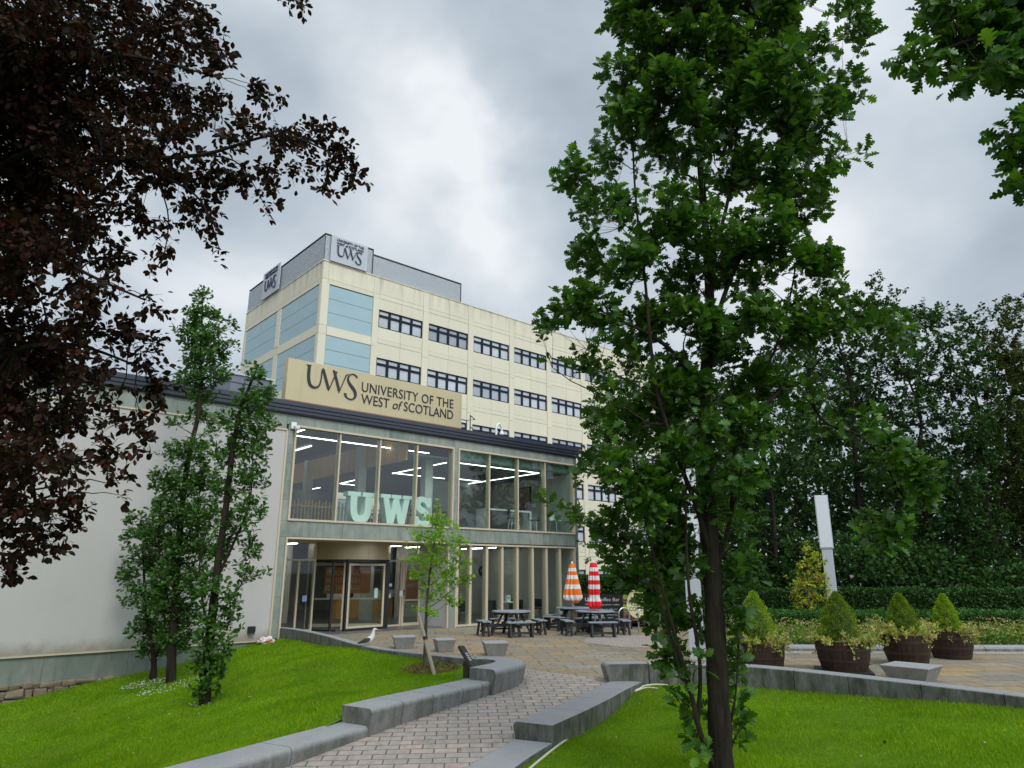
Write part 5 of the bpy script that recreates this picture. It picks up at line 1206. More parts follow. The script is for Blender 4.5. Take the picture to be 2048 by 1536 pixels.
barrel(1535, 1338, .55, .48, .50, 1.12, .36, M['conif'], 'half barrel planter right beside the big oak trunk', 'bright green dwarf conifer nearest the big oak trunk', 'variegated plant in the barrel beside the oak trunk', 3)
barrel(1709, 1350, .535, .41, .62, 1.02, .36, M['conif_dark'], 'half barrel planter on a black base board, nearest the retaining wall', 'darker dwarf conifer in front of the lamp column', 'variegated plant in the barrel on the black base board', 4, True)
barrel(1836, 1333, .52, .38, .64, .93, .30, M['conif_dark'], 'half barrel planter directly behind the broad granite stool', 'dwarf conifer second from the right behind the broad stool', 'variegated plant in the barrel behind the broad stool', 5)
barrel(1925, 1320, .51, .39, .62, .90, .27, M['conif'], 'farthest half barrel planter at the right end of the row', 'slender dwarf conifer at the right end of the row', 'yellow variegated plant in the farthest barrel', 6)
# ================= TREES AND PLANTING =================
M['oakleaf'] = leafmat('oak_leaf', [(.032, .088, .010), (.052, .14, .013), (.040, .108, .015), (.10, .23, .022), (.044, .118, .012), (.066, .165, .015), (.15, .30, .028)], .36, .40, .4)
M['oakleaf_far'] = leafmat('columnar_oak_leaf', [(.045, .12, .015), (.07, .18, .02), (.055, .15, .022), (.10, .23, .03), (.05, .13, .016)], .30, .42, .5)
M['beechleaf'] = leafmat('copper_beech_leaf', [(.017, .012, .006), (.032, .012, .007), (.015, .017, .007), (.075, .014, .010), (.022, .020, .007), (.048, .022, .008), (.018, .014, .007)], .25, .55, .12)
M['ashleaf'] = leafmat('sapling_leaf', [(.22, .44, .02), (.30, .54, .03), (.38, .60, .05), (.18, .38, .02)], .4, .45, .4)
M['mapleleaf'] = leafmat('autumn_maple_leaf', [(.34, .48, .03), (.46, .58, .04), (.26, .42, .03), (.50, .50, .05), (.48, .18, .06), (.32, .50, .03)], .35, .5, .3)
M['bgleaf_a'] = leafmat('dark_broadleaf', [(.026, .070, .018), (.046, .112, .026), (.034, .085, .021), (.085, .175, .042), (.028, .074, .018)], .22, .6, .12)
M['bgleaf_b'] = leafmat('mid_broadleaf', [(.035, .085, .016), (.055, .125, .022), (.042, .10, .018), (.085, .17, .03)], .25, .5, .35)
M['bgleaf_c'] = leafmat('turning_broadleaf', [(.03, .065, .014), (.06, .095, .018), (.04, .075, .015), (.13, .13, .025), (.03, .065, .014)], .2, .6, .12)
M['hedgeleaf'] = leafmat('hedge_leaf', [(.025, .07, .014), (.04, .11, .018), (.055, .14, .022), (.03, .085, .016)], .15, .5, .3)
M['yewleaf'] = leafmat('low_hedge_leaf', [(.03, .10, .012), (.045, .145, .015), (.06, .18, .02)], .15, .5, .3)
M['sedum'] = leafmat('sedum_flower', [(.52, .24, .17), (.60, .33, .22), (.42, .30, .12), (.55, .42, .25), (.48, .20, .16)], .1, .7, .2)
M['bedleaf'] = leafmat('bed_leaf', [(.08, .17, .02), (.12, .24, .03), (.18, .28, .04), (.25, .30, .05)], .25, .5, .3)
# leaf outlines: x along the leaf 0..1, y half width
OAK = [(0, .0), (.10, .03), (.19, .14), (.26, .07), (.36, .28), (.43, .27), (.46, .11), (.56, .36), (.64, .35), (.66, .15), (.77, .30), (.84, .28), (.86, .13), (.95, .13), (1.0, 0)]
OAK2 = [(0, .0), (.14, .08), (.26, .19), (.36, .13), (.52, .31), (.62, .20), (.78, .31), (.92, .17), (1.0, 0)]
OVAL = [(0, 0), (.16, .15), (.38, .29), (.62, .30), (.85, .17), (1.0, 0)]
def leaf_arrays(outline, fold=.28, droop=.18):
    n = len(outline); V_ = []; F_ = []
    # midrib vertices shared along the outline, triangles either side
    mids = [(x, 0) for x, y in outline]
    vid = {}
    def v(x, y):
        k = (round(x, 4), round(y, 4))
        if k not in vid: vid[k] = len(V_); V_.append((x, y, fold * abs(y) - droop * x * x))
        return vid[k]
    for sgn in (1, -1):
        for i in range(n - 1):
            (x0, y0), (x1, y1) = outline[i], outline[i + 1]
            a, b, c, d = v(x0, 0), v(x1, 0), v(x1, sgn * y1), v(x0, sgn * y0)
            if y0 == 0: F_.append((a, b, c) if sgn > 0 else (b, a, c))
            elif y1 == 0: F_.append((a, b, d) if sgn > 0 else (b, a, d))
            else: F_ += [(a, b, c), (a, c, d)] if sgn > 0 else [(b, a, c), (c, a, d)]
    return np.array(V_), np.array(F_)
LA = {'oak': leaf_arrays(OAK), 'oak2': leaf_arrays(OAK2), 'oval': leaf_arrays(OVAL, .2, .15)}
def build_leaves(name, kind, P, D, S, mat, parent, rr, upish=.9):
    """leaves at P (n,3), pointing along D, size S; blade normals biased upwards"""
    LV, LF = LA[kind]; n = len(P)
    D = D / (np.linalg.norm(D, axis=1, keepdims=True) + 1e-9)
    up = np.tile(np.array([0, 0, 1.0]), (n, 1)) * upish + rr.normal(size=(n, 3)) * .55
    Y = np.cross(up, D); Y /= (np.linalg.norm(Y, axis=1, keepdims=True) + 1e-9); Z = np.cross(D, Y)
    S = np.broadcast_to(S, (n,))
    wv = rr.uniform(.8, 1.15, n)
    verts = P[:, None, :] + S[:, None, None] * (LV[None, :, 0:1] * D[:, None, :] + LV[None, :, 1:2] * wv[:, None, None] * Y[:, None, :] + LV[None, :, 2:3] * Z[:, None, :])
    k = len(LV); faces = (LF[None] + (np.arange(n) * k)[:, None, None]).reshape(-1, 3)
    return fastmesh(name, verts.reshape(-1, 3), faces, mat, parent)
def sample_blobs(blobs, spacing, rr, shell=.25, small=1.0):
    """blobs: (centre Vector, rx, ry(depth), rz). cluster centres, thinned to `spacing`"""
    out = []; own = []
    for bi, (c, rx, ry, rz) in enumerate(blobs):
        vol = rx * ry * rz * 4.19; n = max(2, int(vol / spacing ** 3 * .74 + (rx * rz * 3.14) / spacing ** 2 * (.9 if rx > .3 else small)))
        d = rr.normal(size=(n, 3)); d /= np.linalg.norm(d, axis=1, keepdims=True); r_ = rr.random(n) ** (1 / 3) * (1 - shell) + shell * rr.random(n) ** .2
        out.append(np.array(c)[None] + d * r_[:, None] * np.array([rx, ry, rz])); own += [bi] * n
    return np.concatenate(out), np.array(own)
def curve3(a, b, bend, n=8):
    a, b = Vector(a), Vector(b); m = (a + b) / 2 + Vector(bend); return [a * (1 - t) ** 2 + m * 2 * t * (1 - t) + b * t * t for t in np.linspace(0, 1, n)]
def grow(name, label, trunk, radii, blobs, spacing, leaves_per, lsize, kind, mat, bark, seed, group=None, cat='tree', twig=.006, rise=.5, droop=0.0, limb_r=.03, spread=.09, updir=.5, extra_limbs=[], tsides=10, attach=.75, minz=None, base=None, gaps=0.0, gapscale=.35, small=1.0, lowz=-9):
    rr = np.random.default_rng(seed); base = Vector(base) if base else Vector(trunk[0])
    e = empty(name, base, 0, label, cat, group)
    loc = lambda p: Vector(p) - base
    T = arc_resample([tuple(p) for p in trunk], 5); rad = np.interp(np.linspace(0, 1, len(T)), np.linspace(0, 1, len(radii)), radii)
    rad = [r_ * rr.uniform(.93, 1.07) for r_ in rad]
    mb = MB(); mb.tube([loc(p) for p in T], rad, tsides)
    nodes = [(p, r_) for p, r_ in zip(T, rad)]
    for lm, r0, r1 in extra_limbs:
        L = arc_resample([tuple(p) for p in lm], 5); rs = list(np.linspace(r0, r1, len(L))); mb.tube([loc(p) for p in L], rs, 7); nodes += list(zip(L, rs))
    # a limb to every blob, leaving the trunk lower down
    base_nodes = list(nodes)
    for c, rx, ry, rz in blobs:
        c = Vector(c); best = None
        for p, r_ in base_nodes:
            dz = c.z - p.z; h = math.hypot(c.x - p.x, c.y - p.y); cost = h + abs(dz - h * rise - rz * attach) * 1.0
            if best is None or cost < best[0]: best = (cost, p, r_)
        p, r_ = best[1], best[2]
        if (c - p).length < .15: continue
        L = curve3(p, c, (0, 0, -(c - p).length * .12 + (0 if rise > .2 else .15)), 7)
        L = [q + Vector(rr.normal(size=3) * .02 * (c - p).length) * (0 < i < 6) for i, q in enumerate(L)]
        r0 = min(r_ * .6, limb_r * (.5 + .5 * (c - p).length)); rs = list(np.linspace(r0, r0 * .3, 7)); mb.tube([loc(q) for q in L], rs, 5, cap=False); nodes += list(zip(L[1:], rs[1:]))
    C, own = sample_blobs(blobs, spacing, rr, small=small); big = np.array([b_[1] for b_ in blobs])[own] > .2
    if minz is not None: C = C[C[:, 2] > minz]
    if gaps:
        q = C / gapscale; f = np.sin(q[:, 0] * 2.1 + 1.7 * np.sin(q[:, 2] * 1.3 + seed)) * np.sin(q[:, 1] * 1.7 + seed) + np.sin(q[:, 2] * 2.3 + 1.4 * np.sin(q[:, 0] * 1.9)) * .8 + rr.normal(size=len(C)) * .35
        C = C[(f > np.quantile(f, gaps)) | (C[:, 2] < lowz) & (f > np.quantile(f, gaps * .45)) | ~big & (f > np.quantile(f, gaps * .25))]
    C = C + rr.normal(size=C.shape) * spacing * .35
    NP = np.array([p[:] for p, r_ in nodes])
    P = []; D = []; S = []
    for c in C:
        d = NP - c; dist = np.linalg.norm(d * np.array([1, 1, .8]), axis=1) + (d[:, 2] > .05) * .35 * (1 if rise > 0 else 0); j = int(np.argmin(dist)); q = NP[j]
        ax = c - q; L = np.linalg.norm(ax)
        if L > .04:
            pts = curve3(q, c, (0, 0, -.15 * L * (1 if rise > 0 else -1)), 4); mb.tube([loc(p) for p in pts], [twig * (1 + L), twig * .9, twig * .7, twig * .4], 3, cap=False)
            ax = ax / L
        else: ax = np.array([0, 0, 1.0])
        ax = ax * .7 + np.array([0, 0, updir]) + rr.normal(size=3) * .25; ax /= np.linalg.norm(ax)
        n = max(2, int(rr.normal(leaves_per, leaves_per * .22)))
        perp = rr.normal(size=(n, 3)); perp -= (perp @ ax)[:, None] * ax; perp /= (np.linalg.norm(perp, axis=1, keepdims=True) + 1e-9)
        tpos = rr.random(n); 
        P.append(c + ax * (tpos[:, None] - .7) * spread * 1.6 + perp * .01)
        dd = perp * (1.0) + ax * (.25 + .8 * tpos[:, None]) + rr.normal(size=(n, 3)) * .22; dd[:, 2] -= droop
        D.append(dd); S.append(lsize * rr.uniform(.5, 1.22, n))
    mb.build('trunk', bark, e, smooth=True)
    P = np.concatenate(P) - np.array(base); D = np.concatenate(D); S = np.concatenate(S)
    build_leaves('crown', kind, P, D, S, mat, e, rr)
    return e, len(P)
def blob(px, py, rx, ry, Y, dz=None, dj=0.0):
    """an ellipsoid of foliage seen rx by ry pixels wide at distance Y"""
    c = at(px, py, Y + dj); k = (Y + dj) / FPX / (ray(px, py).y) * 1.0
    k = (c - CAM).length / FPX * .95
    return (c, rx * k, (dz if dz else (rx + ry) / 2 * k), ry * k)
# ---------- the big oak on the right lawn
OY = 8.2
tb_ = at(1447, 1640, OY); tb_.z = float(lawnR_f(tb_.x, tb_.y)) - .05
otr = [tb_, at(1443, 1536, OY), at(1437, 1400, OY), at(1430, 1250, OY), at(1422, 1100, OY), at(1412, 940, OY), at(1408, 800, OY + .05), at(1420, 640, OY + .1), at(1412, 470, OY + .1), at(1398, 300, OY + .15), at(1388, 120, OY + .2), at(1380, -120, OY + .2)]
ob = []
for q in """1290,50,75,85;1400,40,90,80;1520,60,85,85;1360,-60,150,70;1500,-80,120,60;1255,190,60,80;1330,200,70,75;1430,190,85,80;1540,190,90,80;1620,235,60,65;1600,110,45,50;1690,35,38,34;1725,75,24,34;1672,185,45,38;1695,290,36,32;1640,320,50,45;1235,320,50,60;1320,320,60,60;1430,330,80,70;1540,330,75,70;1600,400,50,50;1142,345,38,40;1170,410,36,36;1222,430,60,50;1320,430,75,60;1430,450,85,65;1540,450,70,60;1200,510,60,45;1290,530,75,55;1390,560,70,55;1500,540,75,60;1590,520,50,50;1640,550,50,55;1100,640,36,36;1140,590,45,45;1190,620,55,50;1270,640,70,55;1370,660,80,60;1480,650,90,70;1590,640,75,55;1690,650,60,40;1760,660,50,32;1825,685,34,24;1105,735,38,30;1175,700,55,45;1250,750,75,55;1350,770,85,60;1460,760,80,60;1560,750,60,50;1200,830,40,45;1280,850,75,55;1380,870,70,55;1490,850,60,50;1180,930,30,30;1250,950,65,50;1340,970,70,55;1480,950,45,45;1240,1050,60,50;1320,1070,70,55;1480,1060,45,45;1115,1012,24,16;1150,1036,28,20;1245,1120,36,36;1310,1160,55,45;1380,1130,40,50;1490,1140,36,36;1330,1230,45,36;1400,1240,20,40;1470,1240,22,40;1345,1320,40,30;1390,1340,36,30;1462,1320,22,40;1375,1410,26,28;1470,1400,18,40;1480,1450,18,30;1400,1470,22,26;1625,790,26,20;1660,850,24,16;1735,850,30,26;1765,900,38,30;1800,940,40,30;1835,960,34,28;1860,985,22,16;1745,1040,28,20;1780,1060,36,26;1755,1080,26,16;1840,1000,26,20;1215,900,34,30;1300,1010,50,36;1420,1000,36,44""".split(';'):
    x, y, rx, ry = map(float, q.split(',')); ob.append(blob(x, y, rx * .98, ry * .98, OY, dj=rnd.uniform(-.55, .5) * (1 if abs(x - 1400) < 250 else .5)))
lims = [
    ([at(1425, 1130, OY), at(1395, 1020, OY - .2), at(1350, 900, OY - .3), at(1310, 760, OY - .3), at(1290, 560, OY - .3), at(1270, 380, OY - .2), at(1262, 180, OY)], .034, .010),
    ([at(1440, 1560, OY), at(1405, 1480, OY - .15), at(1380, 1380, OY - .2), at(1350, 1270, OY - .25), at(1325, 1180, OY - .3), at(1290, 1040, OY - .3), at(1262, 900, OY - .3)], .034, .008),
    ([at(1395, 1450, OY - .1), at(1400, 1330, OY - .25), at(1378, 1180, OY - .3), at(1372, 1040, OY - .35), at(1370, 900, OY - .3)], .026, .008),
    ([at(1370, 1360, OY - .2), at(1330, 1240, OY - .2), at(1300, 1150, OY - .2), at(1240, 1060, OY - .2)], .022, .006),
    ([at(1428, 1160, OY), at(1462, 1030, OY - .1), at(1470, 900, OY - .1), at(1520, 770, OY), at(1570, 640, OY), at(1600, 480, OY)], .03, .008),
    ([at(1418, 930, OY), at(1470, 870, OY), at(1520, 820, OY), at(1590, 770, OY + .1), at(1650, 845, OY), at(1715, 870, OY), at(1765, 920, OY), at(1800, 985, OY), at(1838, 1020, OY)], .028, .007),
    ([at(1440, 1500, OY), at(1462, 1440, OY), at(1472, 1380, OY), at(1478, 1280, OY)], .022, .006),
    ([at(1414, 700, OY), at(1460, 560, OY), at(1530, 420, OY), at(1600, 280, OY), at(1680, 150, OY)], .035, .006),
    ([at(1410, 780, OY), at(1330, 690, OY - .2), at(1240, 640, OY - .2), at(1150, 600, OY - .2)], .035, .006),
    ([at(1412, 560, OY), at(1460, 380, OY), at(1480, 180, OY), at(1500, -40, OY)], .03, .008)]
e, n = grow('oak_tree', 'big broad oak with large lobed leaves standing on the right lawn', otr, [.155, .13, .118, .108, .10, .09, .08, .066, .052, .04, .03, .018], ob, .132, 7, .150, 'oak', M['oakleaf'], M['bark'], 21, limb_r=.022, extra_limbs=lims, twig=.0035, updir=.55, tsides=16, base=tb_, gaps=.47, lowz=at(1400, 800, OY).z)
print('big oak leaves', n)
# ---------- oak bough reaching in at the top right corner (its trunk stands outside the picture)
QY = 4.6
qb = Vector((5.2, 4.2, float(lawnR_f(5.2, 4.2))))
qo = []
for q in """1905,35,60,40;1960,80,60,45;2020,50,60,60;2080,100,70,70;1850,110,40,34;1825,140,26,20;1960,140,45,26;2010,140,34,26;2070,190,40,40;2060,250,30,16;2050,300,30,12;2045,365,34,14;2100,300,60,80;2100,0,90,60;1960,-10,90,40""".split(';'):
    x, y, rx, ry = map(float, q.split(',')); qo.append(blob(x, y, rx, ry, QY, dj=rnd.uniform(-.2, .2)))
ql = [([qb + Vector((0, 0, 3.2)), at(2250, 120, QY), at(2120, 70, QY), at(1980, 70, QY), at(1860, 110, QY)], .05, .008), ([qb + Vector((-.05, 0, 2.9)), at(2230, 330, QY), at(2110, 300, QY), at(2050, 330, QY)], .03, .006)]
grow('oak_tree', 'oak bough with large lobed leaves hanging into the top right corner', [qb, qb + Vector((0, 0, 1.5)), qb + Vector((.05, 0, 3.2)), qb + Vector((.1, .1, 5.2)), qb + Vector((.1, .1, 7))], [.17, .15, .13, .1, .06], qo, .115, 6.5, .14, 'oak', M['oakleaf'], M['bark'], 23, limb_r=.01, extra_limbs=ql, twig=.003, updir=.1, rise=0, gaps=.30, gapscale=.2)
# ---------- three columnar oaks on the left lawn
def col_oak(label, base_px, zb, f, Y, pts, blobs, radii, seed, lims=[], lsz=.12, sp=.142):
    b = at(*base_px, Y); b.z = float(lawnL_f(b.x, b.y)) - .05
    tr = [b] + [at(x, y, Y) for x, y in pts]
    bl = [blob(*map(float, q.split(',')), Y, dj=rnd.uniform(-.3, .3)) for q in blobs.split(';')]
    return grow('columnar_oak', label, tr, radii, bl, sp, 7, lsz, 'oak2', M['oakleaf_far'], M['bark'], seed, group='columnar oaks on the left lawn', limb_r=.02, twig=.005, updir=.7, extra_limbs=[([at(x, y, Y) for x, y in l], a, c) for l, a, c in lims], base=b)
def solve_base(px, py):
    q = on_lawn(px, py, lawnL_f); return q
qA = solve_base(410, 1408); qB = solve_base(342, 1365); qC = solve_base(305, 1360)
YA, YB, YC = qA.y, qB.y, qC.y
col_oak('nearest columnar oak, rightmost of the three and leaning right towards the gold sign', (410, 1408), 0, None, YA, [(413, 1330), (425, 1230), (435, 1130), (450, 1030), (462, 930), (478, 830), (500, 770), (515, 735)],
        '512,745,20,20;530,790,24,20;500,800,30,24;470,840,28,26;520,840,26,26;490,880,34,30;455,910,30,24;520,900,22,24;500,950,34,32;450,980,26,28;500,1020,26,34;460,1050,22,30;505,1090,20,26;445,1110,20,30;485,1140,22,20;465,1190,22,24;530,1140,10,8;425,1180,20,30;460,1240,20,22;415,1250,24,28;445,1290,22,24;400,1320,22,24;430,1340,24,22;415,1375,24,16;540,845,16,12', [.12, .095, .085, .075, .065, .055, .04, .03, .012], 31,
        [([(420, 1280), (405, 1200), (400, 1120), (420, 1040)], .03, .008), ([(432, 1160), (470, 1080), (500, 1000), (505, 900)], .035, .008), ([(430, 1200), (475, 1180), (500, 1120)], .02, .006)])
col_oak('tallest columnar oak, middle of the three, its top above the roofline', (342, 1365), 0, None, YB, [(345, 1280), (352, 1180), (358, 1080), (368, 980), (380, 900), (398, 820), (402, 720), (404, 640), (405, 590)],
        '405,590,16,16;395,625,24,20;425,630,18,16;380,665,26,24;420,670,28,26;465,650,16,12;385,710,26,24;425,710,32,24;465,690,14,10;380,755,28,22;420,750,30,22;455,745,14,12;400,790,28,20;395,830,22,18;350,845,20,12;425,850,14,24;350,905,26,22;395,900,30,26;320,960,26,20;365,965,36,30;415,955,26,30;340,1020,40,30;400,1030,36,34;315,1075,34,26;375,1090,40,32;420,1090,20,30;345,1150,40,30;395,1160,30,30;330,1210,34,26;375,1230,30,26;345,1270,34,22;370,1290,20,16', [.12, .10, .09, .08, .07, .065, .055, .04, .025, .012], 33,
        [([(348, 1250), (325, 1150), (318, 1060), (330, 960)], .035, .008), ([(356, 1120), (390, 1030), (410, 930)], .03, .008), ([(352, 1200), (385, 1140), (400, 1050)], .025, .006)])
col_oak('smallest columnar oak, leftmost of the three with low forked stems', (305, 1360), 0, None, YC, [(308, 1330), (305, 1300), (292, 1230), (288, 1150), (285, 1080), (280, 1040)],
        '268,1040,20,12;262,1065,14,10;290,1060,24,20;255,1150,22,16;290,1120,26,26;315,1130,22,24;275,1190,26,22;310,1200,24,24;290,1250,28,22;320,1260,20,20;290,1295,20,14;318,1300,16,12;250,1085,10,8', [.09, .075, .05, .04, .03, .02, .01], 35, [([(307, 1315), (325, 1280), (330, 1220), (320, 1150)], .03, .01)])
# pale gravel round the trunks
for (px, py, rx, lab) in ((400, 1412, .55, 'thin ring of pale gravel at the foot of the nearest columnar oak'), (345, 1374, .9, 'patch of white gravel at the foot of the tallest columnar oak'), (296, 1368, .6, 'patch of white gravel at the foot of the smallest columnar oak')):
    q = on_lawn(px, py, lawnL_f); rr = np.random.default_rng(int(px)); n = 150 if px < 390 else 12; a = rr.uniform(0, 2 * np.pi, n); r_ = np.sqrt(rr.random(n)); X = q.x + rx * r_ * np.cos(a); Y = q.y + rx * .8 * r_ * np.sin(a) + (.0 if px < 390 else 0)
    Z = lawnL_f(X, Y) + .022; S = rr.uniform(.010, .022, n); b = np.array([[1, 0, 0], [0, 1, 0], [-1, 0, 0], [0, -1, 0], [0, 0, .9]]); v = np.stack([X, Y, Z], 1)[:, None] + b[None] * S[:, None, None]; fcs = np.array([[0, 1, 4], [1, 2, 4], [2, 3, 4], [3, 0, 4]])
    o = fastmesh('gravel', v.reshape(-1, 3), (fcs[None] + np.arange(n)[:, None, None] * 5).reshape(-1, 3), plain('pale_gravel', (.42, .41, .37), .8, 0, .3)); tag(o, lab, 'gravel', kind='stuff')
# ---------- staked sapling
sq = on_lawn(849, 1339, lawnL_f); SY = sq.y
sb_ = ';'.join(['880,1010,14,12', '865,1035,24,16', '895,1045,22,16', '840,1070,26,18', '880,1080,30,22', '915,1085,22,18', '830,1110,24,16', '870,1120,34,22', '920,1125,24,20', '845,1150,26,18', '890,1160,34,22', '935,1155,18,16', '860,1190,24,16', '905,1195,22,14', '850,1215,18,12', '870,1060,16,12', '862,1230,12,10', '825,1145,14,10'])
bl = [blob(*map(float, q.split(',')), SY, dj=rnd.uniform(-.25, .25)) for q in sb_.split(';')]
_, n = grow('sapling', 'slim sapling with fresh light green leaves tied to a stake on the left lawn', [sq, at(851, 1280, SY), at(854, 1200, SY), at(862, 1130, SY), at(872, 1060, SY), at(878, 1005, SY)], [.04, .032, .026, .02, .012, .006], bl, .128, 10, .068, 'oval', M['ashleaf'], M['bark_light'], 41, limb_r=.01, twig=.0025, updir=.2, droop=.25, spread=.1, base=sq)
st0 = on_lawn(872, 1350, lawnL_f); st1 = at(838, 1232, st0.y + .25)
e = empty('tree_stake', st0, 0, 'round timber stake leaning against the sapling with a black tie', 'stake'); mb = MB(); mb.tube([Vector((0, 0, -.1)), st1 - st0], [.038, .036], 12); mb.build('stake_pole', M['stake'], e, smooth=True)
mid = (st1 - st0) * .62; mb = MB(); mb.tube([mid - (st1 - st0).normalized() * .03, mid + (st1 - st0).normalized() * .03], .046, 12); mb.build('rubber_tie', M['black'], e)
rr = np.random.default_rng(3); n = 1500; a = rr.uniform(0, 2 * np.pi, n); r_ = np.sqrt(rr.random(n)) * .55; X = sq.x + .12 + r_ * np.cos(a); Y = sq.y + r_ * np.sin(a) * .9; Z = lawnL_f(X, Y) + .03
v = quads(np.stack([X, Y, Z], 1), rr.normal(size=(n, 3)) * np.array([1, 1, .35]), rr.uniform(.05, .1, n), .014, rr); o = fastmesh('mulch', v, np.arange(n * 4).reshape(n, 4), leafmat('dry_mulch', [(.20, .13, .06), (.30, .21, .10), (.12, .08, .04)], 0, .9, .1)); tag(o, 'brown dry mulch scattered at the foot of the staked sapling', 'mulch', kind='stuff')
# ---------- copper beech overhanging from the left
BY = 5.6
bb_ = Vector((-6.2, 5.4, float(lawnL_f(-6.2, 5.4))))
bl = []
BE = """40,60,120,90;180,50,110,80;320,40,90,60;400,60,36,50;60,180,130,90;200,170,110,80;330,170,90,65;430,120,26,36;450,190,30,26;520,205,40,24;560,195,14,10;60,300,130,90;200,290,110,75;330,280,80,60;430,260,60,46;500,270,60,40;560,270,44,34;610,285,34,26;650,270,32,26;690,300,26,26;705,350,20,24;650,330,30,24;590,340,30,22;660,380,14,16;530,350,34,26;470,360,26,40;540,390,14,22;530,425,14,14;420,350,30,40;400,420,26,40;430,465,18,22;440,505,14,12;345,460,14,14;330,505,24,14;305,535,14,12;360,350,24,30;300,360,34,44;290,440,20,30;60,420,120,80;190,400,80,60;160,480,70,50;230,520,24,36;60,540,110,70;170,570,60,36;240,590,50,26;300,610,28,18;70,650,110,70;180,650,80,50;260,660,50,34;310,700,18,20;80,760,110,70;190,750,80,50;270,745,46,34;310,780,26,24;320,815,14,10;60,860,90,50;150,840,70,36;230,850,50,28;275,860,28,26;290,905,14,14;60,930,90,50;150,920,50,34;220,910,36,30;240,960,18,20;240,990,12,12;40,1000,70,44;110,1000,44,34;150,1040,26,26;90,1060,44,26;30,1070,44,34;20,1130,26,20;115,1095,22,12;20,1160,12,14;100,1110,18,10;610,20,12,22;605,0,14,14;15,480,60,60;-60,300,120,260;-60,800,110,240;-40,100,120,120"""
for q in BE.split(';'):
    x, y, rx, ry = map(float, q.split(',')); rx *= .97; bl.append(blob(x, y, rx, ry, BY, dj=rnd.uniform(-.7, .9) * (1 if rx > 40 else .3)))
bl_l = [([bb_ + Vector((0, 0, 2.0)), at(-150, 760, BY), at(30, 700, BY), at(150, 690, BY), at(270, 730, BY)], .04, .008),
        ([bb_ + Vector((0, 0, 3.0)), at(-100, 520, BY), at(60, 470, BY), at(160, 540, BY), at(290, 600, BY)], .04, .008),
        ([bb_ + Vector((0, 0, 4.0)), at(0, 330, BY + .2), at(200, 320, BY), at(400, 310, BY - .1), at(560, 270, BY - .1), at(690, 320, BY - .1)], .035, .005),
        ([bb_ + Vector((0, 0, 5.0)), at(60, 130, BY), at(240, 110, BY), at(420, 150, BY)], .04, .008),
        ([at(240, 320, BY), at(320, 350, BY), at(400, 400, BY), at(440, 500, BY)], .02, .004), ([at(300, 330, BY), at(335, 420, BY), at(330, 500, BY), at(310, 540, BY)], .008, .003), ([at(560, 0, BY), at(590, -60, BY), at(606, 25, BY)], .01, .003),
        ([at(-100, 900, BY), at(20, 920, BY), at(70, 1000, BY), at(25, 1140, BY)], .03, .005), ([at(420, 310, BY), at(480, 330, BY), at(535, 420, BY)], .01, .003)]
_, n = grow('copper_beech', 'large copper beech with dark purple leaves overhanging the whole left side', [bb_, bb_ + Vector((.0, 0, 2)), bb_ + Vector((.1, 0, 4)), bb_ + Vector((.2, .2, 6)), bb_ + Vector((.2, .2, 8))], [.38, .32, .26, .18, .08], bl, .120, 11, .068, 'oval', M['beechleaf'], M['bark_dark'], 51, limb_r=.014, extra_limbs=bl_l, twig=.0028, updir=-.15, rise=0, droop=.35, spread=.12, base=bb_, gaps=.46, gapscale=.20, small=2.6)
print('beech leaves', n)
# ---------- trees beyond the plaza: crown of leaf sprays on a trunk with limbs
def far_tree(name, label, x, y, h, blobs, mat, seed, sp, per, ls, group='tall trees beyond the flower bed', tr=.2, z0=0.0):
    b = Vector((x, y, z0)); rnd_ = random.Random(seed)
    tr_ = [b] + [b + Vector((rnd_.uniform(-.15, .15) * i, 0, h * i / 4)) for i in range(1, 5)]
    return grow(name, label, tr_, [tr, tr * .85, tr * .65, tr * .4, tr * .15], blobs, sp, per, ls, 'oval', mat, M['bark_dark'], seed, group=group, limb_r=.03, twig=.008, updir=.2, droop=.15, spread=.22, base=b, gaps=.06, gapscale=.9)
def blobs_px(s, Y, dj=1.0, seed=0, k=1.0):
    r_ = random.Random(seed); return [blob(*[float(v_) * (k if i > 1 else 1) for i, v_ in enumerate(q.split(','))], Y, dj=r_.uniform(-dj, dj)) for q in s.split(';')]
tA = at(1745, 1200, 30); far_tree('broadleaf_tree', 'tallest dark tree rising behind the lamp column', tA.x, 30, 13, blobs_px('1740,570,26,20;1720,600,40,26;1770,610,40,26;1690,640,50,34;1760,660,60,40;1640,680,40,34;1830,640,40,26;1700,720,70,40;1790,730,60,40;1640,760,50,40;1720,800,60,40;1800,810,60,40;1660,860,60,40;1750,890,60,40;1620,930,50,40;1700,960,70,44;1790,970,60,44;1640,1030,60,40;1730,1050,70,40;1640,1110,50,34;1720,1130,70,36;1800,1080,50,36;1790,1140,60,30', 30, 1.5, 1), M['bgleaf_a'], 61, .44, 18, .165, tr=.16)
tB = at(1880, 1200, 31); far_tree('broadleaf_tree', 'broad dark tree right of the lamp column', tB.x, 31, 12, blobs_px('1850,625,44,24;1900,640,40,26;1830,680,50,30;1910,700,60,34;1860,750,60,40;1940,770,50,40;1840,820,60,40;1920,850,60,40;1860,900,60,40;1960,900,50,40;1840,960,50,40;1920,970,60,40;1870,1030,60,40;1950,1050,60,40;1850,1100,60,36;1930,1130,60,36;1880,1150,70,26;1990,1130,50,36', 31, 1.5, 2), M['bgleaf_a'], 62, .44, 18, .165, tr=.15)
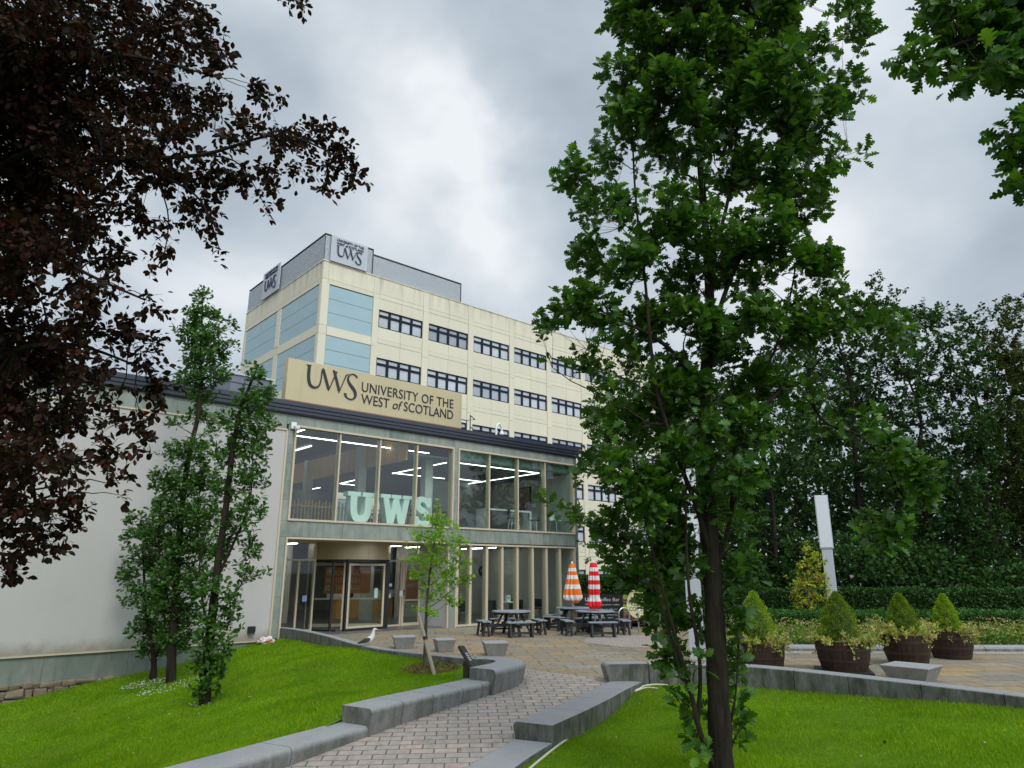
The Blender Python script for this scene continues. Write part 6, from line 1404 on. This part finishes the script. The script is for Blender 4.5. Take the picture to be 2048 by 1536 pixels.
tC = at(2010, 1200, 33); far_tree('broadleaf_tree', 'tree with turning yellow green top at the right edge', tC.x, 33, 13, blobs_px('1985,630,36,24;2035,620,40,26;1960,670,40,30;2030,690,60,40;1990,740,60,40;2070,740,60,50;2010,820,60,50;2090,850,60,60;2010,900,50,50;2060,950,60,50;2020,1010,60,40;2090,1040,60,50;2030,1090,60,40;2070,1140,60,36', 33, 1.5, 3), M['bgleaf_c'], 63, .46, 18, .165, tr=.15)
tD = at(1560, 1200, 29); far_tree('broadleaf_tree', 'dark tree standing behind the trunk of the big oak', tD.x, 29, 10, blobs_px('1580,700,50,40;1540,760,50,40;1610,790,40,40;1560,840,60,40;1510,880,50,40;1590,920,50,40;1530,970,60,40;1600,1010,50,36;1540,1060,60,36;1600,1100,50,30;1500,1120,60,30;1560,1150,60,26;1480,1040,50,40;1470,960,40,40;1600,660,46,34;1630,720,46,36;1490,780,50,40;1560,720,50,36', 29, 1.5, 4), M['bgleaf_a'], 64, .44, 18, .165, tr=.13)
tE = at(1330, 1200, 27); far_tree('broadleaf_tree', 'lighter green tree between the office block and the big oak', tE.x, 27, 9, blobs_px('1215,770,34,26;1250,740,40,30;1200,820,34,30;1260,810,50,40;1190,880,26,30;1240,890,50,40;1320,800,60,40;1320,880,60,44;1390,830,60,50;1220,960,34,34;1290,960,60,40;1370,950,60,50;1220,1030,26,26;1280,1040,50,36;1350,1050,60,40;1410,1040,50,40;1260,1100,50,30;1330,1130,60,30;1400,1130,50,34;1200,1110,24,20;1180,1090,20,14;1240,1150,44,22', 27, 1.2, 5), M['bgleaf_b'], 65, .42, 14, .145, tr=.16)
tF = at(1440, 1200, 32); far_tree('broadleaf_tree', 'dark tree filling the gap behind the hidden lamp column', tF.x, 32, 10, blobs_px('1430,800,60,50;1380,880,60,40;1460,880,60,50;1410,960,60,50;1480,1000,50,40;1390,1050,60,40;1450,1080,60,40;1350,1130,70,36;1430,1150,70,36;1500,1160,50,30', 32, 1.5, 6), M['bgleaf_a'], 66, .46, 18, .165, tr=.13)
# a mass of woodland further back that closes the view
def woodland(name, label, pts, hgt, depth, n, mat, seed, ls=.45, z0=0):
    rr = np.random.default_rng(seed); pts = np.array(pts, float); seg = np.linalg.norm(np.diff(pts, axis=0), axis=1); cum = np.concatenate([[0], np.cumsum(seg)]); t = rr.uniform(0, cum[-1], n)
    X = np.interp(t, cum, pts[:, 0]); Y = np.interp(t, cum, pts[:, 1]); H = hgt * (.75 + .18 * np.sin(t * .55 + seed) + .1 * np.sin(t * 1.7)); Z = rr.random(n) ** .8 * H; lump = .7 + .3 * np.sin(t * 1.3 + Z * .9) * np.sin(Z * 1.4 + t)
    Y = Y + rr.uniform(-1, 1, n) * depth * lump; X = X + rr.normal(size=n) * .5
    D = rr.normal(size=(n, 3)); D[:, 2] -= .4
    o = build_leaves(name, 'oval', np.stack([X, Y, Z + z0], 1), D, rr.uniform(.6, 1.2, n) * ls, mat, None, rr, .4); tag(o, label, 'woodland', kind='stuff'); return o
woodland('distant_woodland', 'dark woodland closing the view behind the taller trees', [(8, 37), (14, 38), (22, 39), (34, 38), (44, 34)], 13.5, 2.0, 34000, M['bgleaf_a'], 71, .38)
woodland('undergrowth', 'dark undergrowth of shrubs below the tall trees', [(5.4, 29), (10, 29.5), (18, 29.5), (28, 29)], 3.6, 1.0, 16000, M['bgleaf_a'], 72, .22)
woodland('distant_woodland', 'trees across the street reflected in the entrance glazing', [(-34, -26), (-16, -30), (6, -30), (26, -26), (40, -10)], 12, 2.5, 12000, M['bgleaf_b'], 73, .9, z0=-1)
# tree trunks standing in the wood
def hedge(name, label, x0, x1, y0, y1, z1, mat, n, ls, seed, curve=0.0):
    e = empty(name, (x0, y0, 0), 0, label, 'hedge'); rr = np.random.default_rng(seed); L = x1 - x0; W_ = y1 - y0
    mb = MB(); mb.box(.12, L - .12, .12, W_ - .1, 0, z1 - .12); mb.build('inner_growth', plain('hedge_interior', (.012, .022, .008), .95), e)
    f = rr.random(n); X = rr.uniform(0, L, n); top = f < .35; Y = np.where(top, rr.uniform(0, W_, n), rr.uniform(-.04, .14, n)); Z = np.where(top, z1 + rr.uniform(-.14, .03, n) + .03 * np.sin(X * 3), rr.uniform(.02, z1, n))
    D = rr.normal(size=(n, 3)) + np.where(top[:, None], np.array([[0, -.3, 1.0]]), np.array([[0, -1.0, .5]]))
    build_leaves('foliage', 'oval', np.stack([X, Y, Z], 1), D, rr.uniform(.7, 1.2, n) * ls, mat, e, rr, .6)
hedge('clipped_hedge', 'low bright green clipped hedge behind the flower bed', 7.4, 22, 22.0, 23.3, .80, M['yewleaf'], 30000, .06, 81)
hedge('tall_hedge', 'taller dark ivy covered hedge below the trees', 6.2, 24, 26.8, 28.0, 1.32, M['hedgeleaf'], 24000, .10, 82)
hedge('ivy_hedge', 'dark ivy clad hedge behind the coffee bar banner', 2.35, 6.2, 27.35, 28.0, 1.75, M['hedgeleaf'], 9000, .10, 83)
# autumn coloured young tree by the lamp
mq = at(1622, 1240, 24.0); bl = blobs_px('1618,1100,14,12;1632,1120,20,14;1608,1130,16,12;1625,1150,26,16;1600,1165,20,12;1645,1165,16,12;1615,1180,26,14;1590,1195,18,10;1640,1195,22,14;1610,1215,26,12;1640,1225,20,12', 24.0, .25, 9)
grow('young_maple', 'small young maple with yellow green and orange leaves beside the lamp column', [Vector((mq.x, 24, 0)), Vector((mq.x, 24, 1.2)), Vector((mq.x + .05, 24, 2.2)), Vector((mq.x, 24, 2.9))], [.04, .03, .02, .008], bl, .20, 7, .115, 'oval', M['mapleleaf'], M['bark_light'], 91, limb_r=.012, twig=.004, updir=.1, droop=.2)
# flower bed of sedum and mixed foliage
def bed(name, label, n, mat, ls, zf, seed, cat, flat=False):
    rr = np.random.default_rng(seed); m_ = n // 14; cx = rr.uniform(6.3, 24, m_); cy = rr.uniform(19.45, 21.9, m_) + np.where(cx < 7.0, .35, 0); ch = rr.uniform(.22, .46, m_) * (1 + .15 * (cy - 19.4)); idx = rr.integers(0, m_, n)
    if flat: X = cx[idx] + rr.normal(size=n) * .045; Y = cy[idx] + rr.normal(size=n) * .045; Z = ch[idx] + .06 + rr.normal(size=n) * .012; D = rr.normal(size=(n, 3)); D[:, 2] = .25
    else: X = cx[idx] + rr.normal(size=n) * .12; Y = cy[idx] + rr.normal(size=n) * .12; Z = .05 + rr.random(n) * (ch[idx] + .02); D = rr.normal(size=(n, 3)); D[:, 2] += .6
    o = build_leaves(name, 'oval', np.stack([X, Y, Z], 1), D, rr.uniform(.7, 1.2, n) * ls, mat, None, rr, 1.2); tag(o, label, cat, kind='stuff')
bed('bedding_plants', 'dense low green foliage filling the flower bed behind the kerb', 26000, M['bedleaf'], .075, None, 95, 'plants')
bed('sedum_flowers', 'flat pink and buff flower heads above the bed foliage', 9000, M['sedum'], .045, None, 95, 'flowers', True)
# fallen leaves and daisies on the lawns
def scatter_small(name, label, poly, f, n, x0, x1, y0, y1, mat, s, seed, cat):
    rr = np.random.default_rng(seed); X = rr.uniform(x0, x1, n); Y = rr.uniform(y0, y1, n); k = inpoly(X, Y, poly); X, Y = X[k], Y[k]; n = len(X); Z = f(X, Y) + .035
    D = rr.normal(size=(n, 3)); D[:, 2] *= .3; o = build_leaves(name, 'oval', np.stack([X, Y, Z], 1), D, rr.uniform(.6, 1.3, n) * s, mat, None, rr, 1.5); tag(o, label, cat, kind='stuff')
pt = leafmat('daisy_petal', [(.6, .6, .55), (.5, .5, .35)], .1, .7, .2); fl = leafmat('fallen_leaf', [(.20, .11, .05), (.30, .2, .08), (.12, .05, .03)], .1, .8, .2)
scatter_small('daisies', 'tiny pale daisies and clover dotted over the left lawn', polyL, lawnL_f, 130, -14, 0, 8, 22, pt, .03, 101, 'flowers')
scatter_small('daisies', 'tiny pale daisies dotted over the right lawn', polyR, lawnR_f, 60, 0, 9, 7, 14, pt, .026, 102, 'flowers')
scatter_small('fallen_leaves', 'a few brown fallen leaves on the lawns and paving', [(-15, 5), (12, 5), (12, 26), (-15, 26)], lambda x, y: np.where(y > 15.5, 0.0, -.9) if False else np.where(inpoly(x, y, polyL), lawnL_f(x, y), np.where(inpoly(x, y, polyR), lawnR_f(x, y), np.where(y > 14.8, -.02, np.where(x > 3, -.02, -.06 * np.maximum(0, 14.6 - y) - .02)))), 260, -12, 10, 8, 25, fl, .06, 103, 'leaves')
